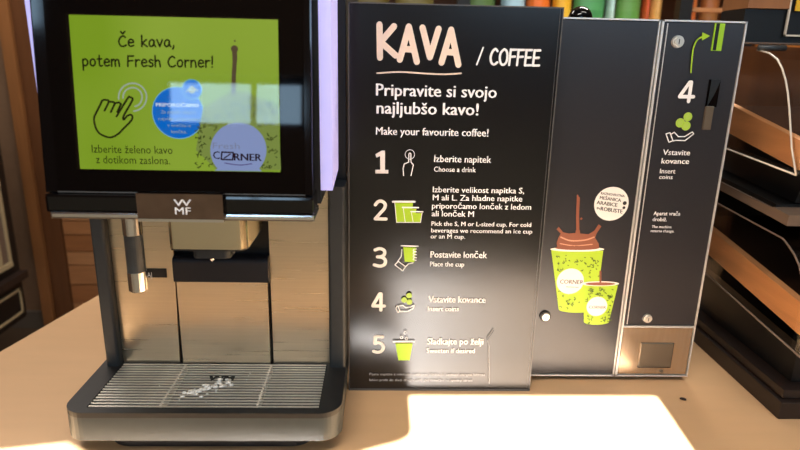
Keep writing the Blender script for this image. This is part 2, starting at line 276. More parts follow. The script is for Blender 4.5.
PRINT=[
('H', 'sign', 'cream', 'KAVA', -7.52, 99.53, 466.56, 461.65, 38.98, 7.71),
('H', 'sign', 'white', '/', 117.83, 126.64, 460.83, 461.02, 20.42, 2.01),
('H', 'sign', 'white', 'COFFEE', 134.18, 198.73, 461.42, 460.98, 18.63, 2.9),
('L', 'sign', 'cream', 'underline', [(-6.06, 447.65), (22.73, 449.71), (54.17, 448.55), (79.38, 448.1), (99.49, 449.74)], 1.88, 1),
('T', 'sign', 'white', 'Pripravite si svojo', -7.26, 146.43, 420.26, 420.26, 14.79, 0.013),
('T', 'sign', 'white', 'najljubšo kavo!', -6.26, 124.44, 397.91, 397.91, 14.9, 0.013),
('T', 'sign', 'white', 'Make your favourite coffee!', -6.73, 138.88, 371.08, 371.08, 9.72, 0.013),
('P', 'sign', 'numeral', 'lettering', [(-6.84, 320.38), (-6.89, 325.3), (-0.48, 325.4), (-0.71, 343.31), (-5.76, 341.13), (-6.97, 345.56), (1.01, 350.53), (5.42, 350.6), (5.8, 325.37), (10.25, 325.45), (10.2, 320.53)]),
('H', 'sign', 'numeral', '2', -8.45, 10.42, 258.28, 258.27, 24.76, 4.41),
('H', 'sign', 'numeral', '3', -9.3, 10.41, 191.88, 191.81, 25.31, 4.51),
('H', 'sign', 'numeral', '4', -10.51, 10.18, 126.81, 126.7, 24.33, 4.61),
('H', 'sign', 'numeral', '5', -8.8, 9.48, 61.74, 61.55, 24.43, 4.71),
('T', 'sign', 'white', 'Izberite napitek', 69.67, 144.6, 336.89, 336.89, 8.85, 0.01),
('T', 'sign', 'white', 'Izberite velikost napitka S,', 69.32, 191.26, 296.47, 296.47, 7.67, 0.01),
('T', 'sign', 'white', 'M ali L. Za hladne napitke', 69.72, 189.56, 285.58, 285.58, 7.6, 0.01),
('T', 'sign', 'white', 'priporočamo lonček z ledom', 69.06, 202.34, 274.32, 274.32, 7.66, 0.01),
('T', 'sign', 'white', 'ali lonček M', 69.05, 125.89, 263.54, 263.54, 7.72, 0.01),
('T', 'sign', 'white', 'Postavite lonček', 69.38, 147.05, 205.25, 205.25, 9.09, 0.01),
('T', 'sign', 'white', 'Vstavite kovance', 68.92, 149.15, 139.33, 139.33, 9.5, 0.01),
('T', 'sign', 'white', 'Sladkajte po želji', 69.45, 149.77, 74.88, 74.88, 9.58, 0.01),
('T', 'sign', 'white', 'Choose a drink', 69.75, 125.03, 324.16, 324.16, 6.64, 0.008),
('T', 'sign', 'white', 'Pick the S, M or L-sized cup. For cold', 69.25, 204.3, 250.58, 250.58, 5.9, 0.008),
('T', 'sign', 'white', 'beverages we recommend an ice cup', 69.18, 206.58, 241.17, 241.17, 5.94, 0.008),
('T', 'sign', 'white', 'or an M cup.', 68.67, 115.6, 232.69, 232.69, 5.97, 0.008),
('T', 'sign', 'white', 'Place the cup', 69.41, 116.42, 192.79, 192.79, 6.67, 0.008),
('T', 'sign', 'white', 'Insert coins', 68.67, 112.19, 126.47, 126.47, 6.82, 0.008),
('T', 'sign', 'white', 'Sweeten if desired', 69.18, 138.29, 61.63, 61.63, 7.11, 0.008),
('T', 'sign', 'faint', 'Pijete napitke z mlekom vsebujejo mleko, ki vsebuje alergen laktoza', -11.93, 155.29, 25.32, 25.32, 3.87, 0.0),
('T', 'sign', 'faint', 'lahko pride do sledi drugih živil, glej označbo na spodnji strani', -11.85, 137.23, 16.09, 16.09, 3.89, 0.0),
('L', 'sign', 'white', 'icon', [(30.31, 318.35), (29.35, 327.61), (30.69, 333.63), (36.55, 336.21), (36.51, 347.11), (37.71, 348.37), (38.97, 347.16), (39.51, 336.26), (42.56, 332.83), (41.5, 326.56), (39.98, 318.5)], 1.31, 0),
('D', 'sign', 'white', 'icon#b', 37.75, 346.33, 6.12, 0.78),
('P', 'sign', 'lime', 'icon', [(19.38, 281.22), (43.74, 281.58), (41.93, 255.5), (22.42, 255.23)]),
('P', 'sign', 'lime', 'icon', [(38.57, 267.75), (55.74, 268.0), (54.61, 255.67), (38.88, 255.45)]),
('P', 'sign', 'lime', 'icon', [(35.89, 273.7), (48.49, 273.88), (46.76, 263.95), (36.14, 263.8)]),
('L', 'sign', 'white', 'icon', [(16.84, 282.99), (45.95, 283.42)], 2.66, 0),
('L', 'sign', 'white', 'icon', [(29.81, 275.43), (50.97, 275.48)], 2.0, 0),
('L', 'sign', 'white', 'icon', [(41.03, 269.87), (57.2, 269.85)], 1.74, 0),
('L', 'sign', 'white', 'icon', [(30.84, 274.14), (33.81, 255.38)], 0.8, 0),
('L', 'sign', 'white', 'icon', [(41.83, 268.58), (44.46, 255.53)], 0.8, 0),
('L', 'sign', 'white', 'icon', [(19.38, 281.22), (22.43, 254.7), (54.37, 255.14), (55.99, 268.26)], 0.93, 0),
('P', 'sign', 'lime', 'icon', [(32.07, 220.07), (49.75, 219.47), (47.59, 198.7), (34.53, 199.38)]),
('L', 'sign', 'white', 'icon', [(29.28, 222.1), (52.05, 221.56)], 1.63, 0),
('L', 'sign', 'white', 'icon', [(30.18, 216.75), (29.62, 206.81), (24.66, 199.26)], 1.22, 0),
('L', 'sign', 'white', 'icon', [(21.19, 194.63), (25.83, 199.69), (35.88, 192.28), (32.07, 185.94), (21.19, 194.63)], 1.23, 0),
('L', 'sign', 'white', 'icon', [(35.88, 192.28), (39.35, 196.09), (46.03, 197.84)], 1.23, 0),
('L', 'sign', 'white', 'icon', [(50.19, 217.83), (45.88, 217.36), (45.56, 214.88), (49.51, 214.1)], 0.95, 0),
('L', 'sign', 'white', 'icon', [(50.31, 213.7), (46.0, 213.23), (45.67, 210.74), (49.63, 209.96)], 0.95, 0),
('L', 'sign', 'white', 'icon', [(50.43, 209.56), (46.11, 209.09), (45.79, 206.59), (49.76, 205.81)], 0.96, 0),
('L', 'sign', 'white', 'icon', [(50.56, 205.4), (46.23, 204.94), (45.9, 202.43), (49.88, 201.65)], 0.96, 0),
('D', 'sign', 'pale_lime', 'icon', 35.06, 143.26, 4.04, 0.0),
('D', 'sign', 'pale_lime', 'icon', 41.74, 149.81, 4.04, 0.0),
('D', 'sign', 'pale_lime', 'icon', 42.39, 140.3, 4.05, 0.0),
('L', 'sign', 'white', 'icon', [(27.62, 134.07), (33.64, 135.43), (37.77, 131.55), (44.21, 132.48), (49.37, 135.58), (47.5, 130.33), (40.33, 125.89), (29.0, 125.79)], 1.26, 0),
('L', 'sign', 'white', 'icon', [(23.63, 131.85), (26.8, 134.5), (29.81, 125.79), (26.61, 124.45), (23.63, 131.85)], 1.12, 0),
('P', 'sign', 'lime', 'icon', [(24.31, 76.82), (48.56, 76.99), (45.14, 50.52), (28.97, 50.42)]),
('L', 'sign', 'white', 'icon', [(21.38, 79.5), (50.95, 79.72)], 1.99, 0),
('D', 'sign', 'white', 'icon', 32.72, 86.34, 1.85, 0.78),
('D', 'sign', 'white', 'icon', 39.74, 84.6, 1.85, 0.78),
('D', 'sign', 'white', 'icon', 37.88, 93.55, 1.84, 0.78),
('L', 'sign', 'scratch_dark', 'scratch', [(155.17, 84.61), (163.3, 98.71)], 1.29, 0),
('L', 'sign', 'faint', 'scratch', [(154.98, 83.04), (157.72, 73.63), (161.87, 14.18)], 0.72, 0),
('D', 'box', 'paper', 'sticker', 322.49, 276.86, 24.27, 0.0),
('T', 'box', 'ink', 'RAZNOVRSTNA', 306.0, 339.95, 290.2, 286.58, 3.41, 0.02),
('T', 'box', 'ink', 'MEŠANICA', 305.07, 335.57, 283.48, 279.78, 4.56, 0.02),
('T', 'box', 'ink', 'ARABICE', 301.38, 331.35, 276.26, 272.68, 5.15, 0.02),
('T', 'box', 'ink', 'IN', 302.46, 307.23, 269.08, 268.29, 3.17, 0.02),
('T', 'box', 'ink', 'ROBUSTE', 308.05, 339.6, 267.29, 263.25, 5.47, 0.02),
('D', 'box', 'ink', 'sticker_bean', 340.99, 278.29, 2.82, 0.0),
('D', 'box', 'ink', 'sticker_bean', 340.68, 271.66, 2.12, 0.0),
('P', 'box', 'cup_green', 'printed_cup', [(243.76, 208.8), (318.68, 208.23), (317.96, 117.87), (317.41, 116.63), (315.51, 115.43), (312.36, 114.35), (308.11, 113.43), (302.97, 112.72), (297.21, 112.25), (291.12, 112.06), (285.0, 112.14), (279.16, 112.5), (273.9, 113.12), (269.48, 113.96), (266.12, 114.99), (263.98, 116.14), (263.18, 117.37)]),
('P', 'box', 'splash', 'printed_splash', [(252.09, 212.78), (250.47, 219.12), (252.73, 227.59), (255.27, 232.88), (248.61, 239.07), (251.29, 242.76), (258.11, 235.01), (266.93, 233.03), (275.96, 234.2), (276.04, 238.39), (281.61, 238.47), (282.66, 233.24), (294.97, 232.35), (302.52, 237.7), (307.56, 247.17), (311.96, 244.1), (306.04, 233.55), (304.71, 227.22), (310.76, 218.83), (312.51, 212.47)]),
('L', 'box', 'splash', 'printed_splash', [(279.35, 235.82), (276.42, 259.18), (274.78, 284.75)], 4.28, 0),
('L', 'box', 'splash', 'printed_splash', [(273.68, 285.75), (273.41, 288.28)], 2.24, 0),
('D', 'box', 'splash', 'printed_splash', 282.03, 255.03, 1.7, 0.0),
('L', 'box', 'splash_light', 'printed_splash', [(255.77, 227.63), (270.52, 222.55), (290.79, 223.87), (303.06, 228.25)], 2.0, 1),
('L', 'box', 'splash_light', 'printed_splash', [(255.66, 218.13), (276.37, 215.21), (301.68, 217.65)], 1.43, 1),
('P', 'box', 'paper', 'printed_rim', [(319.87, 210.49), (318.98, 209.68), (316.19, 208.88), (311.63, 208.14), (305.53, 207.5), (298.21, 206.98), (290.02, 206.61), (281.38, 206.42), (272.73, 206.4), (264.5, 206.56), (257.1, 206.9), (250.91, 207.39), (246.23, 208.02), (243.3, 208.74), (242.25, 209.53), (243.15, 210.34), (245.94, 211.13), (250.49, 211.86), (256.56, 212.51), (263.86, 213.03), (272.02, 213.39), (280.64, 213.59), (289.27, 213.61), (297.5, 213.45), (304.91, 213.11), (311.13, 212.62), (315.83, 212.0), (318.8, 211.28)]),
('P', 'box', 'splash', 'printed_coffee', [(312.42, 212.5), (311.71, 211.75), (309.45, 211.03), (305.74, 210.36), (300.79, 209.77), (294.83, 209.31), (288.16, 208.98), (281.13, 208.81), (274.08, 208.81), (267.38, 208.97), (261.35, 209.28), (256.3, 209.74), (252.48, 210.32), (250.09, 210.98), (249.23, 211.7), (249.95, 212.44), (252.22, 213.17), (255.91, 213.84), (260.85, 214.42), (266.8, 214.88), (273.44, 215.21), (280.45, 215.38), (287.49, 215.39), (294.19, 215.23), (300.22, 214.91), (305.29, 214.46), (309.13, 213.88), (311.55, 213.22)]),
('D', 'box', 'paper', 'printed_emblem', 275.81, 161.3, 19.7, 0.0),
('T', 'box', 'ink', 'CORNER', 260.82, 295.25, 157.74, 157.18, 6.17, 0.01),
('L', 'box', 'ink', 'printed_emblem_line', [(270.81, 152.74), (288.45, 152.14)], 0.73, 0),
('P', 'box', 'cup_green', 'printed_cup', [(295.28, 156.87), (346.04, 155.85), (339.62, 98.07), (339.12, 96.9), (337.38, 95.8), (334.51, 94.84), (330.72, 94.09), (326.27, 93.6), (321.45, 93.41), (316.59, 93.52), (312.04, 93.93), (308.1, 94.62), (305.03, 95.53), (303.05, 96.6), (302.29, 97.76)]),
('P', 'box', 'paper', 'printed_rim', [(347.62, 158.51), (347.03, 157.67), (345.09, 156.86), (341.88, 156.12), (337.58, 155.49), (332.4, 154.99), (326.6, 154.65), (320.47, 154.5), (314.33, 154.53), (308.47, 154.74), (303.2, 155.13), (298.78, 155.67), (295.42, 156.34), (293.31, 157.1), (292.53, 157.92), (293.13, 158.76), (295.08, 159.56), (298.28, 160.3), (302.57, 160.93), (307.74, 161.43), (313.52, 161.77), (319.63, 161.92), (325.76, 161.9), (331.61, 161.69), (336.89, 161.3), (341.32, 160.76), (344.69, 160.09), (346.83, 159.33)]),
('P', 'box', 'splash', 'printed_coffee', [(342.08, 158.14), (341.6, 157.58), (340.03, 157.04), (337.46, 156.54), (334.03, 156.11), (329.89, 155.77), (325.26, 155.54), (320.37, 155.43), (315.47, 155.44), (310.8, 155.57), (306.6, 155.82), (303.08, 156.18), (300.41, 156.62), (298.73, 157.13), (298.12, 157.67), (298.61, 158.23), (300.18, 158.77), (302.74, 159.27), (306.18, 159.69), (310.3, 160.03), (314.92, 160.27), (319.8, 160.38), (324.7, 160.37), (329.36, 160.24), (333.57, 159.99), (337.1, 159.63), (339.77, 159.19), (341.46, 158.68)]),
('L', 'box', 'splash', 'printed_straw', [(317.89, 177.14), (320.0, 158.68)], 2.91, 0),
('D', 'box', 'paper', 'printed_emblem', 318.91, 122.64, 15.26, 0.0),
('T', 'box', 'ink', 'CORNER', 307.41, 332.69, 119.36, 118.96, 4.43, 0.01),
('L', 'box', 'doodle', 'printed_doodle', [(266.76, 192.73), (266.49, 192.03), (265.21, 192.62)], 1.01, 0),
('L', 'box', 'doodle', 'printed_doodle', [(299.89, 183.74), (298.38, 184.04), (298.46, 185.18)], 1.02, 0),
('L', 'box', 'doodle', 'printed_doodle', [(262.94, 192.45), (264.59, 189.92), (261.97, 188.96)], 1.01, 0),
('L', 'box', 'doodle', 'printed_doodle', [(301.8, 186.02), (302.1, 184.11), (299.66, 184.35)], 1.02, 0),
('L', 'box', 'doodle', 'printed_doodle', [(305.72, 194.49), (303.43, 195.77), (304.52, 197.37)], 1.01, 0),
('L', 'box', 'doodle', 'printed_doodle', [(283.74, 187.05), (282.94, 186.87), (282.41, 187.64)], 1.01, 0),
('L', 'box', 'doodle', 'printed_doodle', [(301.24, 197.85), (303.42, 197.29), (303.24, 195.61)], 1.01, 0),
('L', 'box', 'doodle', 'printed_doodle', [(313.81, 185.99), (313.33, 185.34), (312.11, 186.06)], 1.02, 0),
('L', 'box', 'doodle', 'printed_doodle', [(292.27, 179.34), (291.81, 177.53), (289.41, 178.32)], 1.02, 0),
('L', 'box', 'doodle', 'printed_doodle', [(307.31, 193.38), (308.83, 192.92), (308.45, 191.87)], 1.01, 0),
('L', 'box', 'doodle', 'printed_doodle', [(259.51, 145.22), (260.86, 146.91), (263.18, 145.48)], 1.03, 0),
('L', 'box', 'doodle', 'printed_doodle', [(254.93, 177.91), (256.87, 178.44), (258.0, 176.69)], 1.01, 0),
('L', 'box', 'doodle', 'printed_doodle', [(284.18, 125.39), (281.69, 127.09), (283.11, 128.88)], 1.03, 0),
('L', 'box', 'doodle', 'printed_doodle', [(270.93, 185.82), (270.27, 185.43), (269.42, 186.19)], 1.01, 0),
('L', 'box', 'doodle', 'printed_doodle', [(282.55, 123.86), (282.99, 123.07), (281.53, 123.27)], 1.03, 0),
('L', 'box', 'doodle', 'printed_doodle', [(255.66, 187.37), (254.97, 188.87), (257.03, 188.91)], 1.01, 0),
('L', 'box', 'doodle', 'printed_doodle', [(270.0, 193.25), (271.45, 193.46), (272.11, 192.18)], 1.01, 0),
('L', 'box', 'doodle', 'printed_doodle', [(264.72, 196.15), (266.1, 195.77), (265.78, 194.81)], 1.01, 0),
('L', 'box', 'doodle', 'printed_doodle', [(293.9, 189.39), (295.82, 188.96), (295.7, 187.48)], 1.01, 0),
('L', 'box', 'doodle', 'printed_doodle', [(274.62, 120.84), (276.67, 119.51), (275.41, 118.12)], 1.03, 0),
('L', 'box', 'doodle', 'printed_doodle', [(302.03, 168.85), (303.64, 169.01), (304.27, 167.61)], 1.02, 0),
('L', 'box', 'doodle', 'printed_doodle', [(273.71, 129.72), (273.63, 131.36), (275.83, 130.94)], 1.03, 0),
('L', 'box', 'doodle', 'printed_doodle', [(255.49, 180.66), (256.54, 179.42), (254.74, 179.13)], 1.01, 0),
('L', 'box', 'doodle', 'printed_doodle', [(272.5, 131.31), (273.84, 130.56), (272.74, 129.92)], 1.03, 0),
('L', 'box', 'doodle', 'printed_doodle', [(315.26, 169.5), (316.25, 170.76), (318.14, 169.61)], 1.02, 0),
('L', 'box', 'doodle', 'printed_doodle', [(282.34, 193.72), (284.02, 191.3), (281.5, 190.34)], 1.01, 0),
('L', 'box', 'doodle', 'printed_doodle', [(275.21, 126.99), (275.86, 127.28), (276.56, 126.54)], 1.03, 0),
('L', 'box', 'doodle', 'printed_doodle', [(292.5, 197.65), (292.75, 198.3), (293.98, 197.72)], 1.01, 0),
('L', 'box', 'doodle', 'printed_doodle', [(256.59, 187.56), (254.59, 188.99), (256.01, 190.3)], 1.01, 0),
('L', 'box', 'doodle', 'printed_doodle', [(264.93, 200.55), (265.22, 200.96), (266.12, 200.43)], 1.01, 0),
('L', 'box', 'doodle', 'printed_doodle', [(305.75, 192.19), (305.52, 194.37), (308.19, 194.1)], 1.01, 0),
('L', 'box', 'doodle', 'printed_doodle', [(306.64, 185.43), (305.05, 186.71), (306.61, 187.54)], 1.02, 0),
('L', 'box', 'doodle', 'printed_doodle', [(253.54, 197.99), (251.56, 198.95), (252.43, 200.33)], 1.01, 0),
('L', 'box', 'doodle', 'printed_doodle', [(258.6, 133.79), (258.19, 134.72), (259.77, 134.5)], 1.03, 0),
('L', 'box', 'doodle', 'printed_doodle', [(302.02, 176.68), (303.25, 174.91), (301.1, 174.41)], 1.02, 0),
('L', 'box', 'doodle', 'printed_doodle', [(311.03, 193.89), (313.22, 192.58), (312.04, 191.09)], 1.01, 0),
('L', 'box', 'doodle', 'printed_doodle', [(284.93, 132.4), (284.11, 133.39), (285.76, 133.46)], 1.03, 0),
('L', 'box', 'doodle', 'printed_doodle', [(306.75, 185.89), (307.07, 183.56), (304.3, 183.75)], 1.02, 0),
('L', 'box', 'doodle', 'printed_doodle', [(283.72, 137.25), (285.93, 135.01), (283.82, 133.54)], 1.03, 0),
('L', 'box', 'doodle', 'printed_doodle', [(263.49, 189.06), (262.1, 188.99), (261.66, 190.18)], 1.01, 0),
('L', 'box', 'doodle', 'printed_doodle', [(292.0, 128.69), (290.84, 129.54), (292.28, 129.89)], 1.03, 0),
('L', 'box', 'doodle', 'printed_doodle', [(281.59, 195.07), (282.78, 192.62), (280.08, 192.09)], 1.01, 0),
('L', 'box', 'doodle', 'printed_doodle', [(277.91, 127.84), (275.68, 127.26), (274.44, 129.27)], 1.03, 0),
('L', 'box', 'doodle', 'printed_doodle', [(277.07, 131.54), (276.45, 133.57), (278.93, 133.58)], 1.03, 0),
('L', 'box', 'doodle', 'printed_doodle', [(279.56, 189.93), (278.73, 191.45), (280.79, 191.58)], 1.01, 0),
('L', 'box', 'doodle', 'printed_doodle', [(292.86, 190.67), (294.29, 190.13), (293.69, 189.23)], 1.01, 0),
('L', 'box', 'doodle', 'printed_doodle', [(302.18, 187.27), (302.79, 188.19), (304.31, 187.34)], 1.02, 0),
('L', 'box', 'doodle', 'printed_doodle', [(290.03, 193.77), (288.63, 192.24), (286.44, 193.68)], 1.01, 0),
('L', 'box', 'doodle', 'printed_doodle', [(253.24, 199.09), (255.09, 199.87), (256.51, 198.18)], 1.01, 0),
('L', 'box', 'doodle', 'printed_doodle', [(310.8, 188.89), (308.78, 189.77), (309.49, 191.19)], 1.02, 0),
('L', 'box', 'doodle', 'printed_doodle', [(277.39, 126.6), (276.38, 125.43), (274.61, 126.6)], 1.03, 0),
('L', 'box', 'doodle', 'printed_doodle', [(303.62, 178.88), (303.42, 178.41), (302.41, 178.92)], 1.02, 0),
('L', 'box', 'doodle', 'printed_doodle', [(281.39, 124.73), (279.88, 125.55), (280.9, 126.4)], 1.03, 0),
('L', 'box', 'doodle', 'printed_doodle', [(263.18, 122.69), (265.62, 122.93), (266.51, 120.79)], 1.03, 0),
('L', 'box', 'doodle', 'printed_doodle', [(259.15, 180.43), (260.69, 177.85), (258.0, 176.98)], 1.01, 0),
('L', 'box', 'doodle', 'printed_doodle', [(262.49, 182.01), (262.79, 179.47), (259.85, 179.63)], 1.01, 0),
('L', 'box', 'doodle', 'printed_doodle', [(267.66, 137.73), (265.91, 139.49), (267.82, 140.49)], 1.03, 0),
('L', 'box', 'doodle', 'printed_doodle', [(312.09, 180.68), (310.85, 180.84), (310.81, 181.79)], 1.02, 0),
('L', 'box', 'doodle', 'printed_doodle', [(304.06, 149.07), (304.56, 148.06), (302.88, 148.22)], 1.03, 0),
('L', 'box', 'doodle', 'printed_doodle', [(308.35, 97.41), (308.89, 94.79), (305.94, 94.82)], 1.04, 0),
('L', 'box', 'doodle', 'printed_doodle', [(330.26, 99.78), (331.03, 101.42), (333.28, 100.36)], 1.05, 0),
('L', 'box', 'doodle', 'printed_doodle', [(319.7, 142.73), (319.75, 144.25), (321.87, 143.72)], 1.03, 0),
('L', 'box', 'doodle', 'printed_doodle', [(303.78, 141.83), (303.97, 142.82), (305.57, 142.22)], 1.03, 0),
('L', 'box', 'doodle', 'printed_doodle', [(334.01, 133.57), (333.5, 132.44), (331.75, 133.28)], 1.03, 0),
('L', 'box', 'doodle', 'printed_doodle', [(306.43, 103.72), (309.19, 103.41), (309.55, 101.07)], 1.04, 0),
('L', 'box', 'doodle', 'printed_doodle', [(306.83, 142.47), (307.25, 144.51), (309.85, 143.74)], 1.03, 0),
('L', 'box', 'doodle', 'printed_doodle', [(311.97, 106.55), (314.1, 106.63), (314.76, 104.77)], 1.04, 0),
('L', 'box', 'doodle', 'printed_doodle', [(340.1, 100.71), (339.16, 98.9), (336.74, 100.09)], 1.05, 0),
('L', 'box', 'doodle', 'printed_doodle', [(335.72, 134.84), (333.25, 136.93), (335.09, 138.62)], 1.03, 0),
('L', 'box', 'doodle', 'printed_doodle', [(322.58, 148.97), (320.94, 149.96), (322.09, 150.91)], 1.03, 0),
('L', 'box', 'doodle', 'printed_doodle', [(335.98, 115.64), (336.23, 113.12), (333.3, 113.41)], 1.04, 0),
('L', 'box', 'doodle', 'printed_doodle', [(336.56, 103.16), (337.75, 104.85), (340.08, 103.48)], 1.04, 0),
('L', 'box', 'doodle', 'printed_doodle', [(338.82, 132.3), (341.27, 131.2), (340.53, 129.37)], 1.04, 0),
('L', 'box', 'doodle', 'printed_doodle', [(308.11, 147.01), (307.45, 149.61), (310.38, 149.69)], 1.03, 0),
('L', 'box', 'doodle', 'printed_doodle', [(326.62, 144.79), (328.79, 145.16), (329.82, 143.23)], 1.03, 0),
('L', 'box', 'doodle', 'printed_doodle', [(319.02, 150.86), (319.19, 152.6), (321.51, 152.0)], 1.03, 0),
('L', 'box', 'doodle', 'printed_doodle', [(323.28, 149.98), (322.2, 150.9), (323.74, 151.17)], 1.03, 0),
('L', 'box', 'doodle', 'printed_doodle', [(318.74, 143.22), (318.08, 141.18), (315.46, 142.14)], 1.03, 0),
('L', 'box', 'doodle', 'printed_doodle', [(332.88, 107.26), (333.45, 105.66), (331.3, 105.75)], 1.04, 0),
('L', 'box', 'doodle', 'printed_doodle', [(322.73, 149.14), (321.12, 147.66), (318.96, 149.29)], 1.03, 0),
('L', 'box', 'doodle', 'printed_doodle', [(333.39, 104.71), (333.85, 102.53), (331.22, 102.67)], 1.04, 0),
('L', 'box', 'doodle', 'printed_doodle', [(317.42, 141.61), (320.01, 141.34), (320.37, 139.18)], 1.03, 0),
('L', 'box', 'doodle', 'printed_doodle', [(336.27, 136.4), (335.24, 138.08), (337.38, 138.35)], 1.03, 0),
('L', 'box', 'doodle', 'printed_doodle', [(328.54, 105.8), (328.7, 103.87), (326.24, 104.25)], 1.04, 0),
('L', 'box', 'doodle', 'printed_doodle', [(302.94, 136.74), (303.51, 134.13), (300.56, 134.13)], 1.03, 0),
('L', 'box', 'doodle', 'printed_doodle', [(309.26, 97.76), (310.64, 96.83), (309.33, 96.21)], 1.04, 0),
('L', 'box', 'doodle', 'printed_doodle', [(313.6, 100.7), (311.33, 103.04), (313.49, 104.54)], 1.04, 0),
('L', 'box', 'doodle', 'printed_doodle', [(319.33, 144.86), (319.35, 143.37), (317.25, 143.85)], 1.03, 0),
('L', 'box', 'doodle', 'printed_doodle', [(337.74, 142.26), (339.02, 139.73), (336.28, 139.17)], 1.03, 0),
('L', 'box', 'doodle', 'printed_doodle', [(310.19, 98.58), (310.71, 96.62), (308.27, 96.73)], 1.04, 0),
('L', 'box', 'doodle', 'printed_doodle', [(330.18, 102.27), (332.89, 101.1), (332.21, 99.0)], 1.04, 0),
('L', 'box', 'doodle', 'printed_doodle', [(305.75, 109.69), (307.2, 108.52), (305.66, 107.85)], 1.04, 0),
('L', 'box', 'doodle', 'printed_doodle', [(303.47, 133.49), (303.27, 130.99), (300.31, 131.59)], 1.03, 0),
('L', 'box', 'doodle', 'printed_doodle', [(337.77, 141.97), (339.52, 139.29), (336.82, 138.29)], 1.03, 0),
('L', 'box', 'doodle', 'printed_doodle', [(339.6, 114.47), (340.39, 114.62), (340.88, 113.84)], 1.04, 0),
('L', 'box', 'doodle', 'printed_doodle', [(337.95, 113.36), (335.71, 115.59), (337.8, 117.04)], 1.04, 0),
('L', 'box', 'doodle', 'printed_doodle', [(305.31, 140.17), (307.24, 138.8), (305.84, 137.59)], 1.03, 0),
('L', 'box', 'doodle', 'printed_doodle', [(335.87, 110.4), (337.2, 110.13), (337.09, 109.14)], 1.04, 0),
('L', 'box', 'doodle', 'printed_doodle', [(322.57, 140.61), (320.78, 141.69), (321.92, 142.79)], 1.03, 0),
('L', 'box', 'doodle', 'printed_doodle', [(336.2, 140.96), (335.66, 138.65), (332.81, 139.52)], 1.03, 0),
('L', 'box', 'doodle', 'printed_doodle', [(308.29, 149.37), (310.22, 147.06), (307.9, 145.89)], 1.03, 0),
('L', 'box', 'doodle', 'printed_doodle', [(333.02, 100.58), (332.12, 100.55), (331.84, 101.34)], 1.05, 0),
('L', 'box', 'doodle', 'printed_doodle', [(315.57, 143.47), (315.14, 142.2), (313.26, 142.98)], 1.03, 0),
('L', 'box', 'doodle', 'printed_doodle', [(305.5, 149.19), (304.85, 151.44), (307.5, 151.49)], 1.03, 0),
('L', 'box', 'doodle', 'printed_doodle', [(316.37, 144.79), (316.9, 142.9), (314.51, 142.98)], 1.03, 0),
('L', 'box', 'doodle', 'printed_doodle', [(336.2, 125.37), (337.8, 125.71), (338.69, 124.24)], 1.04, 0),
('L', 'box', 'doodle', 'printed_doodle', [(327.07, 149.78), (325.39, 148.81), (323.76, 150.44)], 1.03, 0),
('L', 'box', 'doodle', 'printed_doodle', [(305.65, 148.51), (307.15, 147.21), (305.53, 146.49)], 1.03, 0),
('L', 'box', 'doodle', 'printed_doodle', [(324.65, 141.93), (324.41, 140.11), (322.01, 140.76)], 1.03, 0),
('L', 'box', 'doodle', 'printed_doodle', [(326.17, 99.41), (326.96, 99.98), (328.06, 99.03)], 1.05, 0),
('L', 'box', 'doodle', 'printed_doodle', [(333.23, 140.59), (332.38, 140.38), (331.78, 141.22)], 1.03, 0),
('L', 'box', 'doodle', 'printed_doodle', [(336.49, 119.23), (337.51, 119.33), (337.96, 118.41)], 1.04, 0),
('L', 'box', 'doodle', 'printed_doodle', [(306.97, 106.8), (306.94, 107.56), (308.31, 107.11)], 1.04, 0),
('L', 'box', 'doodle', 'printed_doodle', [(339.88, 109.0), (337.72, 110.19), (338.74, 111.69)], 1.04, 0),
('L', 'box', 'doodle', 'printed_doodle', [(310.32, 147.78), (308.1, 147.36), (307.02, 149.33)], 1.03, 0),
('L', 'box', 'doodle', 'printed_doodle', [(341.22, 103.4), (341.91, 101.71), (339.69, 101.72)], 1.04, 0),
('L', 'box', 'doodle', 'printed_doodle', [(336.98, 105.72), (338.95, 104.96), (338.41, 103.53)], 1.04, 0),
('L', 'box', 'doodle', 'printed_doodle', [(335.62, 135.99), (336.09, 138.29), (338.92, 137.46)], 1.03, 0),
('L', 'box', 'doodle', 'printed_doodle', [(331.62, 140.31), (333.24, 141.66), (335.28, 140.02)], 1.03, 0),
('L', 'box', 'doodle', 'printed_doodle', [(337.06, 150.53), (338.45, 150.51), (338.79, 149.34)], 1.03, 0),
('L', 'box', 'doodle', 'printed_doodle', [(326.04, 147.56), (325.45, 147.11), (324.5, 147.87)], 1.03, 0),
('T', 'box', 'white', 'Vstavite', 384.36, 422.09, 346.93, 346.93, 7.38, 0.009),
('T', 'box', 'white', 'kovance', 384.0, 422.57, 335.1, 335.1, 7.44, 0.009),
('T', 'box', 'white', 'Insert', 383.89, 405.47, 321.48, 321.48, 6.44, 0.006),
('T', 'box', 'white', 'coins', 383.97, 402.86, 313.59, 313.59, 5.85, 0.006),
('T', 'box', 'white', 'Aparat vrača', 383.26, 421.35, 261.82, 261.82, 5.42, 0.008),
('T', 'box', 'white', 'drobiž.', 383.04, 403.36, 253.25, 253.25, 5.45, 0.008),
('T', 'box', 'white', 'The machine', 383.38, 411.49, 243.21, 243.21, 3.87, 0.007),
('T', 'box', 'white', 'returns change.', 382.81, 416.28, 237.07, 237.07, 3.89, 0.007),
('H', 'box', 'white', '4', 393.59, 416.93, 418.93, 419.13, 24.89, 4.74),
('L', 'box', 'lime', 'arrow', [(406.19, 456.58), (404.65, 480.64), (405.59, 491.52), (409.69, 499.09), (417.57, 502.16)], 1.87, 1),
('P', 'box', 'lime', 'arrow', [(413.26, 507.02), (424.09, 502.72), (414.49, 496.71)]),
('D', 'box', 'pale_lime', 'icon', 411.09, 398.84, 5.91, 0.0),
('D', 'box', 'lime', 'icon', 411.09, 398.84, 4.26, 0.68),
('D', 'box', 'pale_lime', 'icon', 401.84, 390.66, 6.15, 0.0),
